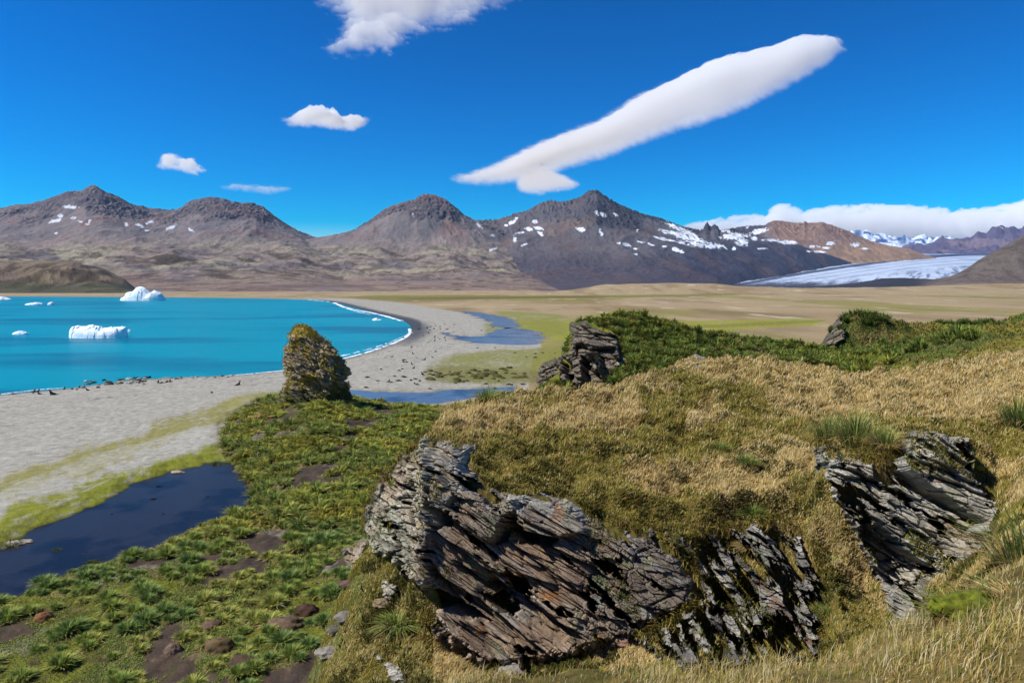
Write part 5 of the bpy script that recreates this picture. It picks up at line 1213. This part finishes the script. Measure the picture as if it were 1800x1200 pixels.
# ---- larger tufts that stand out on the spur: one thing each
TUFTS = [ # u, v, size, height, dead share, label
 (1452,775,0.34,0.62,0.35,'spiky green grass tuft overhanging the left top corner of the dark slate outcrop'),
 (1497,778,0.36,0.66,0.30,'upright green grass tuft, the middle one of three above the dark slate outcrop'),
 (1552,784,0.26,0.42,0.60,'straw coloured grass tuft touching the top slab of the dark slate outcrop'),
 (1262,790,0.26,0.36,0.20,'short dark green tuft in the dry grass at the centre of the spur'),
 (1308,812,0.28,0.36,0.25,'spreading green tuft right of the short dark one on the spur'),
 (1320,900,0.30,0.30,0.02,'round deep green tuft above the narrow upright rock rib'),
 (1315,940,0.22,0.26,0.95,'dead white tuft hanging over the slope under the round green tuft'),
 (1448,985,0.24,0.24,0.85,'pale dead tuft spilling to the right of the narrow rock rib'),
 (1785,745,0.36,0.62,0.30,'green tuft with dead skirt on the bank at the right edge, above the dark outcrop'),
 (1792,985,0.30,0.40,0.55,'large near tuft with green spikes and a white dead skirt at the right edge'),
 (1762,1040,0.20,0.20,0.90,'collapsed white grass tuft low at the right, below the large near tuft'),
 (860,702,0.42,0.45,0.30,'bright tuft standing on the skyline at the left end of the spur'),
 (800,716,0.32,0.30,0.85,'pale dry tuft on the left brow of the spur'),
 (1452,1080,0.24,0.26,0.35,'small yellow-green tuft on the slope left of the deep black hollow'),
 (1360,1010,0.12,0.16,0.5,'tiny yellowish tuft growing on the narrow rock rib'),
 (700,1090,0.34,0.24,0.15,'leafy dark green tuft on the stony slope left of the big rock face'),
 (1680,1075,0.2,0.2,0.2,'low bright tuft beside the yellow moss cushion')]
for i, (u_, v_, rd, ht, dd, lab) in enumerate(TUFTS):
    x_, y_, z_ = [float(a) for a in ground_at(u_, v_)]
    if y_ > 34: y_ = 30.0; x_ = float(s_of(u_, v_)*y_); z_ = float(gz(x_, y_))
    if u_ > 1740 and v_ > 900: pass
    big = 1.75 if i in (0, 1, 2, 8, 9, 11, 12) else 1.25
    o = proto('tuft_plant', 300, rd*1.1*big, ht*big, 0.0075 + 0.0006*y_, [alb(160,176,84), alb(128,152,66), alb(196,196,110), alb(108,132,60)], [3,3,2,1], 800 + i, dd, GRASS)
    o.location = (x_, y_ - 0.12, z_ - 0.02); tag(o, lab, 'grass tuft')
# ------------------------------------------------------------------ small things on the shore and in the water
def ico(sub):
    import bmesh
    bm = bmesh.new(); bmesh.ops.create_icosphere(bm, subdivisions=sub, radius=1.0)
    V = np.array([v.co[:] for v in bm.verts]); F = np.array([[v.index for v in f.verts] for f in bm.faces]); bm.free(); return V, F
def lump(name, scale, seed, col, sub=3, rough=0.35, mat=None, flat_base=True, cells=1.6, smooth_shade=False):
    V, F = ico(sub); r = rng.random
    f1, f2, rr, o = voro3(V[:, 0]*cells + seed, V[:, 1]*cells, V[:, 2]*cells, seed)
    d = 1 + rough*(rr[0] - 0.5) + rough*0.8*fbm3(V[:, 0]*1.7 + seed, V[:, 1]*1.7, V[:, 2]*1.7, 4, seed)
    V = V*d[:, None]*np.array(scale)
    if flat_base: V[:, 2] = np.where(V[:, 2] < 0, V[:, 2]*0.35, V[:, 2])
    C = np.clip(np.array(col)*(0.85 + 0.4*fbm3(V[:, 0]*3/scale[0], V[:, 1]*3/scale[0], V[:, 2]*3/scale[0], 3, seed + 4))[:, None], 0.01, 0.9)
    return raw_mesh(name, V, None, C, mat or ROCK, F3=F, smooth_shade=smooth_shade)
SHORE_ROCK = earth_mat('shore_boulder', [(1.2, 0.7), (5.0, 0.8)], var=0.4, bump=0.8, bump_dist=0.08, rough=0.8)

# icebergs
IM, nt, b = new_mat('iceberg_ice')
geo = N(nt, 'ShaderNodeNewGeometry'); n_ = N(nt, 'ShaderNodeTexNoise', Scale=0.35, Detail=6.0, Roughness=0.7); nt.links.new(geo.outputs['Position'], n_.inputs['Vector'])
cr = N(nt, 'ShaderNodeValToRGB'); cr.color_ramp.elements[0].position = 0.36; cr.color_ramp.elements[1].position = 0.52; cr.color_ramp.elements[0].color = (0.50, 0.74, 0.86, 1); cr.color_ramp.elements[1].color = (0.86, 0.88, 0.90, 1)
nt.links.new(n_.outputs[0], cr.inputs[0]); nt.links.new(cr.outputs[0], b.inputs['Base Color']); b.inputs['Roughness'].default_value = 0.6
bp = N(nt, 'ShaderNodeBump', Strength=0.6, Distance=0.5); nt.links.new(n_.outputs[0], bp.inputs['Height']); nt.links.new(bp.outputs[0], b.inputs['Normal'])
def berg(label, sil, vbase, depth, seed, cat='iceberg', group=None, rough=0.5):
    """sil: top outline (u, v) left to right; a faceted block of ice of that outline standing in the water"""
    Y = float(at_z(0, vbase, 0.0)[1]); a = np.array(sil, float)
    us = np.arange(a[:, 0].min(), a[:, 0].max() + 0.01, max(0.5, (a[:, 0].max() - a[:, 0].min())/90)); top = np.interp(us, a[:, 0], a[:, 1])
    xs = s_of(us, vbase)*Y; hz = np.clip(CZ + Y*slope_of(top), 0, None); nd_ = 34
    k = np.linspace(-1, 1, nd_); X, K = np.meshgrid(xs, k); Hh = np.repeat(hz[None], nd_, 0)
    wdt = (xs[-1] - xs[0]); t = (X - xs[0])/wdt*2 - 1
    rim = np.sqrt(np.clip(1 - t**2, 0, 1))*0.85 + 0.15*(1 - t**8)
    Yp = Y + K*depth*rim
    prof = np.clip(1 - np.abs(K)**3.5, 0, 1)**0.6
    f1, f2, rr, o = voro3(X/wdt*9, Yp/wdt*9, 0*X + seed, seed)
    mid = np.where(K < 0, 1, 1)
    Z = Hh*prof*(1 - 0.45*rough*(rr[0])*smooth(0.0, 0.25, np.abs(K)) - 0.10*rr[2])
    Z = Z - 0.35*(1 - prof)
    Yp = Yp + 0.06*depth*(rr[1] - .5)
    return tag(raw_mesh('iceberg' if cat == 'iceberg' else 'ice_floe', np.stack([X, Yp, Z], -1), grid_faces(*X.shape), None, IM, smooth_shade=False), label, cat, group)
berg('largest iceberg, a white domed peak with a shoulder, floating before the far shore', [(212,528),(216,522),(222,520),(226,517),(227,512),(233,512),(237,509),(240,505),(246,503),(250,503),(255,505),(260,510),(264,514),(268,512),(272,509),(277,511),(283,515),(287,521),(290,526),(291,528)], 528, 16, 5)
berg('long flat white iceberg floating in the middle of the turquoise bay', [(123,592),(124,580),(130,574),(138,571),(156,571),(165,570),(177,572),(178,575),(188,575),(200,573),(222,572),(224,577),(222,592)], 593, 5, 6)
berg('small chip of ice touching the right end of the long flat iceberg', [(224,583),(227,577),(230,580),(232,583)], 583, 0.8, 7)
berg('low white ice floe left of the long flat iceberg', [(21,587),(27,583),(34,581),(40,581),(48,584),(50,587)], 587, 2, 8, 'ice floe')
berg('thin double-humped ice floe near the far shore at the left', [(45,535),(50,533),(56,532),(62,531),(68,531),(74,534)], 535.5, 7, 9, 'ice floe')
berg('tiny round ice floe right of the thin double-humped one', [(84,535),(87,531),(92,530),(95,533)], 535.5, 3, 10, 'ice floe')
berg('white ice floe cut by the left edge of the picture', [(-20,527),(-5,520),(4,521),(10,523),(18,526)], 527, 12, 11, 'ice floe')
berg('small floe drifting off the curved surf at the head of the bay', [(654,562),(658,559),(663,558),(666,561),(671,561)], 562.5, 2.5, 12, 'ice floe')

# surf along the curved beach: thin broken foam lying on the water's edge
FM, nt, b = new_mat('surf_foam'); b.inputs['Base Color'].default_value = (0.82, 0.86, 0.88, 1); b.inputs['Roughness'].default_value = 0.9
def foam(pts, w0, w1, name='surf', off=0.0, brk=0.35, seed=1):
    a = np.array(pts, float); t = np.linspace(0, 1, 700); q = np.linspace(0, 1, len(a)); u = np.interp(t, q, a[:, 0]); v = np.interp(t, q, a[:, 1])
    for _ in range(20): u[1:-1] = (u[:-2] + u[2:])/2; v[1:-1] = (v[:-2] + v[2:])/2
    p = at_z(u, v, 0.02); x, y = p[0], p[1]
    wob = fbm2(t*30, t*0 + seed, 4, seed); x = x + wob*0.6; y = y + wob*1.0*np.sqrt(y/150)
    tx_, ty_ = np.gradient(x), np.gradient(y); l = np.hypot(tx_, ty_); nx, ny = -ty_/l, tx_/l
    wd = (w0 + (w1 - w0)*t)*np.clip(0.55 + 1.3*fbm2(t*45, t*0 + 3, 4, seed + 3), 0.0, 2)*np.sqrt(y/200)
    wd = wd*(fbm2(t*22, t*0 + 8, 3, seed + 5) > -brk)
    K = 5; rows__ = []
    for k in range(K):
        f = k/(K - 1) - 0.5; rows__.append(np.stack([x + nx*wd*f, y + ny*wd*f, 0.03 + 0.10*(1 - 4*f*f)*np.minimum(wd, 2) + 0*x], 1))
    return tag(raw_mesh(name, np.stack(rows__), grid_faces(K, len(t)), None, FM), kind='structure')
foam([(588,532),(600,538),(620,544),(650,549),(680,556),(706,564)], 3.6, 2.6, seed=2, brk=0.15)
foam([(596,536),(612,543),(632,549),(652,553)], 2.0, 1.0, seed=12, brk=0.0)
foam([(720,578),(721,586),(712,594),(695,602),(670,611),(640,621),(600,631)], 2.0, 1.8, seed=3, brk=0.15)
foam([(716,588),(690,600),(655,612),(615,622),(598,626)], 0.8, 1.4, seed=13, brk=-0.02)
foam([(0,693),(40,688),(75,684),(110,682)], 1.1, 0.5, seed=4)
foam([(400,660),(440,657),(480,653),(500,651)], 0.8, 1.2, seed=5, brk=0.2)
foam([(455,524.4),(500,525.4),(540,526.8),(580,530.5)], 2, 3, seed=6, brk=0.0)

# boulders and kelp-dark stones at the near waterline
specs = [('pale boulder among the rocks at the waterline', alb(196,190,172)), ('dark boulder among the rocks at the waterline', alb(74,70,68)), ('tan boulder among the rocks at the waterline', alb(160,148,122))]
bprotos = [[lump('boulder', (1, 0.8, 0.62), 40 + i, c, 3, 0.45, SHORE_ROCK), [False]] for i, (_, c) in enumerate(specs)]
for i in range(64):
    if i < 34: u_ = rng.uniform(146, 262); v_ = 676 - (u_ - 146)*0.085 + rng.uniform(-3, 4.5)
    else: u_ = rng.uniform(255, 420); v_ = 667 - (u_ - 255)*0.035 + rng.uniform(-2.0, 2.0)
    kind_ = int(rng.choice(3, p=[0.42, 0.33, 0.25])); x_, y_, z_ = [float(a) for a in ground_at(u_, v_)]
    s_ = rng.uniform(0.28, 0.8) if i < 34 else rng.uniform(0.2, 0.5)
    o = place_copy(bprotos[kind_][0], bprotos[kind_][1], (x_, y_, max(z_, 0) + 0.05*s_), rng.uniform(0, 6.28), (s_*rng.uniform(0.8, 1.5), s_, s_*rng.uniform(0.8, 1.1)))
    tag(o, specs[kind_][0], 'boulder', ('pale', 'dark', 'tan')[kind_] + ' boulders along the near waterline')

# fur seals: body, neck and head grown in one surface with fore and hind flippers
def seal_mesh(name, pose):
    if pose == 'up':  sp = [(-0.85,0.10,0.05),(-0.6,0.14,0.13),(-0.3,0.22,0.22),(0.0,0.32,0.27),(0.22,0.55,0.24),(0.32,0.80,0.15),(0.38,0.98,0.12),(0.48,1.06,0.11),(0.60,1.08,0.06),(0.66,1.07,0.02)]
    else:             sp = [(-0.95,0.07,0.05),(-0.65,0.13,0.13),(-0.3,0.20,0.22),(0.05,0.24,0.26),(0.35,0.24,0.21),(0.58,0.22,0.14),(0.74,0.24,0.12),(0.86,0.24,0.09),(0.95,0.22,0.03)]
    sp = np.array(sp); m = 10; th = np.linspace(0, 2*np.pi, m, endpoint=False); V = []
    tg = np.gradient(sp[:, :2], axis=0); tg /= np.linalg.norm(tg, axis=1, keepdims=True)
    for (x, z, r), (tx_, tz_) in zip(sp, tg):
        for a in th: V.append((x - tz_*r*math.sin(a), r*1.05*math.cos(a), z + tx_*r*math.sin(a)))
    V = np.array(V); n = len(sp); i = np.arange(n*m).reshape(n, m); ir = np.roll(i, -1, 1)
    F4 = np.stack([i[:-1], i[1:], ir[1:], ir[:-1]], -1).reshape(-1, 4).tolist(); V = V.tolist()
    F4.append  # caps below
    F3 = [[i[0, 0], i[0, k+1], i[0, k]] for k in range(1, m-1)] + [[i[-1, 0], i[-1, k], i[-1, k+1]] for k in range(1, m-1)]
    def flip(p0, p1, w_, t_=0.03):
        b0 = len(V); p0, p1 = np.array(p0), np.array(p1); d = p1 - p0; sd_ = np.cross(d, [0, 0, 1]); sd_ = sd_/np.linalg.norm(sd_)*w_
        for p, k in ((p0, 1.0), (p0 + d*0.6, 0.9), (p1, 0.4)):
            for q in (sd_*k + [0,0,t_], -sd_*k + [0,0,t_], -sd_*k - [0,0,t_], sd_*k - [0,0,t_]): V.append((p + q).tolist())
        for r_ in (0, 4):
            for c_ in range(4): F4.append([b0 + r_ + c_, b0 + r_ + (c_+1) % 4, b0 + r_ + 4 + (c_+1) % 4, b0 + r_ + 4 + c_])
        F4.append([b0+3, b0+2, b0+1, b0]); F4.append([b0+8, b0+9, b0+10, b0+11])
    sh = 0.22 if pose == 'up' else 0.3
    for s_ in (-1, 1):
        flip((sh, s_*0.16, 0.36 if pose == 'up' else 0.16), (sh + 0.12, s_*0.48, 0.03), 0.09)
        flip((-0.82, s_*0.04, 0.08), (-1.12, s_*0.20, 0.03), 0.08)
    V = np.array(V); F4 = np.array(F4); F3 = np.array(F3)
    C = np.zeros((len(V), 3)); C[:] = alb(74,62,54); C[:] *= (1 + 0.35*fbm3(V[:,0]*3, V[:,1]*3, V[:,2]*3, 3, 9))[:, None]
    return raw_mesh(name, V, F4, C, FUR, F3=F3)
FUR = earth_mat('seal_fur', [(6.0, 0.6)], var=0.3, bump=0.2, bump_dist=0.02, rough=0.6)
sU = [seal_mesh('fur_seal', 'up'), [False]]; sL = [seal_mesh('fur_seal', 'lie'), [False]]
def seal(u_, v_, pose, label, group=None, sc=1.0):
    x_, y_, z_ = [float(a) for a in ground_at(u_, v_)]
    if y_ > 700 or y_ < 40: return
    pr = sU if pose == 'up' else sL; s_ = 0.78*sc*float(rng.uniform(0.8, 1.1))
    o = place_copy(pr[0], pr[1], (x_, y_, max(z_, 0.0) - 0.01), rng.uniform(0, 6.28), (s_, s_, s_)); tag(o, label, 'fur seal', group)
seal(92, 694, 'up', 'dark fur seal sitting upright on the gravel, largest at the left end of the beach', sc=1.35)
seal(419, 677, 'up', 'lone upright fur seal on the bare gravel left of the rock stack', sc=1.1)
seal(613, 680, 'up', 'upright fur seal close beside the right foot of the rock stack', sc=1.4)
seal(372, 690, 'lie', 'fur seal lying flat on the open gravel between the shore and the moss', sc=1.0)
seal(446, 716, 'lie', 'black fur seal lying on the moss left of the rock stack', sc=2.0)
seal(748, 541, 'lie', 'fur seal lying on the far gravel spit near the streams', sc=1.0)
for i in range(22):
    u_ = rng.uniform(10, 345); vs = np.interp(u_, [0, 60, 150, 230, 345], [694, 687, 680, 671, 666]); seal(u_, vs + rng.uniform(1, 7), 'up' if rng.random() < 0.4 else 'lie', 'small fur seal hauled out along the near waterline', 'fur seals along the near waterline', 0.85)
for i in range(40):
    u_ = rng.normal(745, 48); v_ = 580 + rng.normal(0, 9) + (u_ - 745)*-0.02
    if v_ < 566 or u_ < 722: continue
    seal(u_, v_ + 3, 'up' if rng.random() < 0.35 else 'lie', 'small fur seal in the crowd where the beach narrows at the lagoon mouth', 'fur seals at the lagoon mouth', 1.05)
for i in range(38):
    u_ = rng.uniform(610, 770); v_ = rng.uniform(605, 680)
    if u_ < 735 - (v_ - 590)*1.6 + 12: continue
    seal(u_, v_, 'up' if rng.random() < 0.35 else 'lie', 'small fur seal scattered on the grey beach behind the rock stack', 'fur seals on the beach behind the stack', 0.95)
for i in range(16):
    seal(rng.uniform(640, 920), rng.uniform(668, 684), 'lie', 'small fur seal resting beside the lower stream', 'fur seals by the lower stream', 0.9)
for i in range(14):
    seal(rng.uniform(780, 985), rng.uniform(610, 668), 'lie', 'small fur seal on the moss flat beyond the lower stream', 'fur seals on the moss flat', 0.95)

# dark hummocks on the moss flat beyond the stream
hp = [lump('moss_hummock', (0.9, 0.8, 0.45), 60, alb(90,88,40), 3, 0.5, SHORE_ROCK, smooth_shade=True), [False]]
for i in range(70):
    u_ = rng.normal(840, 45); v_ = rng.normal(659, 4.5)
    if not (750 < u_ < 925): continue
    x_, y_, z_ = [float(a) for a in ground_at(u_, v_)]; s_ = rng.uniform(0.4, 1.1)
    o = place_copy(hp[0], hp[1], (x_, y_, z_), rng.uniform(0, 6.28), (s_*1.2, s_, s_)); tag(o, 'small dark mossy hummock on the flat between the beach and the lower stream', 'hummock', 'dark hummocks on the moss flat')

# islets of weed in the pond
for u_, v_, s_, lab in [(380,815,1.3,'green mossy islet at the far right end of the pond'),(430,838,1.5,'brown-green grassy islet against the right bank of the pond'),(280,854,.5,'dark weed tuft in the upper part of the pond'),(270,876,.5,'dark weed tuft left of centre in the pond'),(365,872,.35,'dark weed speck at the right side of the pond'),(197,902,.3,'lone dark weed speck in the left half of the pond'),(287,902,.3,'dark weed speck below the centre of the pond'),(337,900,.3,'faint weed speck near the lower bank of the pond'),(101,965,.55,'green weed tuft standing in the lower left pond'),(152,968,.3,'dark weed speck right of the green tuft in the lower left pond'),(162,988,.9,'green mossy islet touching the lower bank of the pond'),(20,955,1.8,'flat mossy island at the left end of the pond')]:
    p = at_z(u_, v_, 0.4); o = proto('pond_weed', 110, 0.6*s_, 0.42*s_, 0.05, [alb(90,100,40), alb(70,70,36), alb(110,112,48)] if s_ > 0.5 else [alb(48,48,36)], [1,1,1] if s_ > 0.5 else [1], 900 + int(u_), 0.05, droop=1.6)
    o.location = (float(p[0]), float(p[1]), 0.33); tag(o, lab, 'pond weed')
for u_, v_, s_, lab in [(312,829,0.9,'pale flat stone in the water at the top edge of the pond'),(22,954,1.1,'pale flat stone on the mossy left bank of the pond'),(46,950,0.7,'smaller pale stone right of the flat one on the left pond bank')]:
    p = at_z(u_, v_, 0.42); o = lump('stone', (0.9*s_, 0.5*s_, 0.18*s_), int(u_) + 5, alb(178,168,150), 3, 0.4, SHORE_ROCK); o.location = (float(p[0]), float(p[1]), 0.40); tag(o, lab, 'stone')

# peat mounds and boulders in the bog
for u_, v_, sx__, sy__, sz__, c, lab in [(500,1103,1.15,0.8,0.62,alb(120,98,78),'grey-brown peat mound with a grassy cap, left of the stony slope'),(536,1076,0.8,0.6,0.45,alb(86,62,48),'red-brown peat mound behind the larger grey-brown one'),(432,1166,0.85,0.65,0.4,alb(88,68,54),'bare dark brown peat mound at the bottom of the bog'),
   (385,1140,0.8,0.6,0.6,alb(112,92,62),'peat mound with a pale grassy crown, near the bottom of the bog'),(305,1143,0.45,0.4,0.4,alb(120,98,82),'small brown boulder on the bare mud at the bottom'),(77,1088,0.5,0.42,0.45,alb(134,92,58),'orange-brown round stump of peat at the lower left'),(372,1102,0.6,0.5,0.4,alb(116,92,74),'light brown peat mound above the pale crowned one'),
   (455,735,1.4,0.9,0.5,alb(176,126,92),'orange patch of dead growth left of the foot of the rock stack')]:
    x_, y_, z_ = [float(a) for a in ground_at(u_, v_)]; s = 1.15
    o = lump('peat_mound', (sx__*s, sy__*s, sz__*s), int(u_), c, 4, 0.25, SHORE_ROCK, smooth_shade=True, cells=2.5); o.location = (x_, y_, z_ - 0.02); tag(o, lab, 'mound')
# moss cushion by the dark outcrop, and loose stones on the slope
x_, y_, z_ = [float(a) for a in ground_at(1705, 1078)]
MOSS = leaf_mat('moss_cushion', 0.1, 0.5, 30.0, 1.0)
o = lump('moss_cushion', (0.17, 0.14, 0.10), 77, alb(112,118,26), 5, 0.3, MOSS, smooth_shade=True, cells=3); o.location = (x_, y_, z_); tag(o, 'bright yellow-green moss cushion at the lower right of the dark slate outcrop', 'moss')
for u_, v_, s_, c, lab in [(1720,826,.09,alb(200,164,30),'small yellow moss spot right of the top slab of the dark slate outcrop'),(672,1062,.12,alb(150,128,98),'tan stone in the green patch left of the rock face'),(606,1086,.13,alb(150,142,130),'pale elongated stone on the slope at the lower left of the rock face'),(590,1108,.12,alb(120,114,100),'grey stone below the pale elongated one'),(610,1030,.12,alb(122,96,80),'brown stone on the left rim of the stony slope'),(682,1100,.07,alb(210,210,200),'tiny white stone in the green patch'),(578,1150,.15,alb(160,150,136),'grey stone near the bottom left of the stony slope'),(900,1182,.14,alb(150,144,136),'grey stone at the foot of the big rock face'),(1096,1128,.13,alb(150,120,100),'brown stone below the right end of the big rock face')]:
    x_, y_, z_ = [float(a) for a in ground_at(u_, v_)]; o = lump('stone', (s_*1.5, s_, s_*.8), int(u_) + 3, c, 3, 0.4, SHORE_ROCK); o.location = (x_, y_, z_ + s_*.1); tag(o, lab, 'stone')

# growth on the stack, part of it
i = rng.integers(0, SX.shape[0], 3000); j = rng.integers(0, SX.shape[1], 3000)
P = np.stack([SX[i, j], SY[i, j], SZ[i, j]], 1); fr = (P[:, 1] < 117)
g = fbm3(P[:,0]*0.5, P[:,1]*0.5, P[:,2]*0.5, 4, 310); top = smooth(18, 22, P[:, 2]) if P[:, 2].max() > 18 else smooth(P[:, 2].max() - 5, P[:, 2].max(), P[:, 2])
k = fr & (rng.random(len(P)) < 0.25 + 0.8*smooth(-0.1, 0.2, g) + 0.5*top); P = P[k]; top = top[k][:, None]; n = len(P)
cc = rcol(n, [alb(140,130,60), alb(166,142,62), alb(116,120,56), alb(200,186,136)], [3,2,2,1])*(1 - top) + rcol(n, [alb(206,172,60), alb(176,164,66)], [1,1])*top
parts = []
for q in range(5):
    h = rng.uniform(0.12, 0.35, n); parts.append(blades(P + rng.normal(0, 0.16, (n, 3)), rng.uniform(0, 6.28, n), h, np.full(n, 0.14), h*rng.uniform(-0.2, 1.0, n), cc*0.6, cc))
V, F4, F3, Cc = join(parts); o = raw_mesh('moss', V, F4, Cc, TUSS, F3=F3, parent=STACK); o['kind'] = 'stuff'
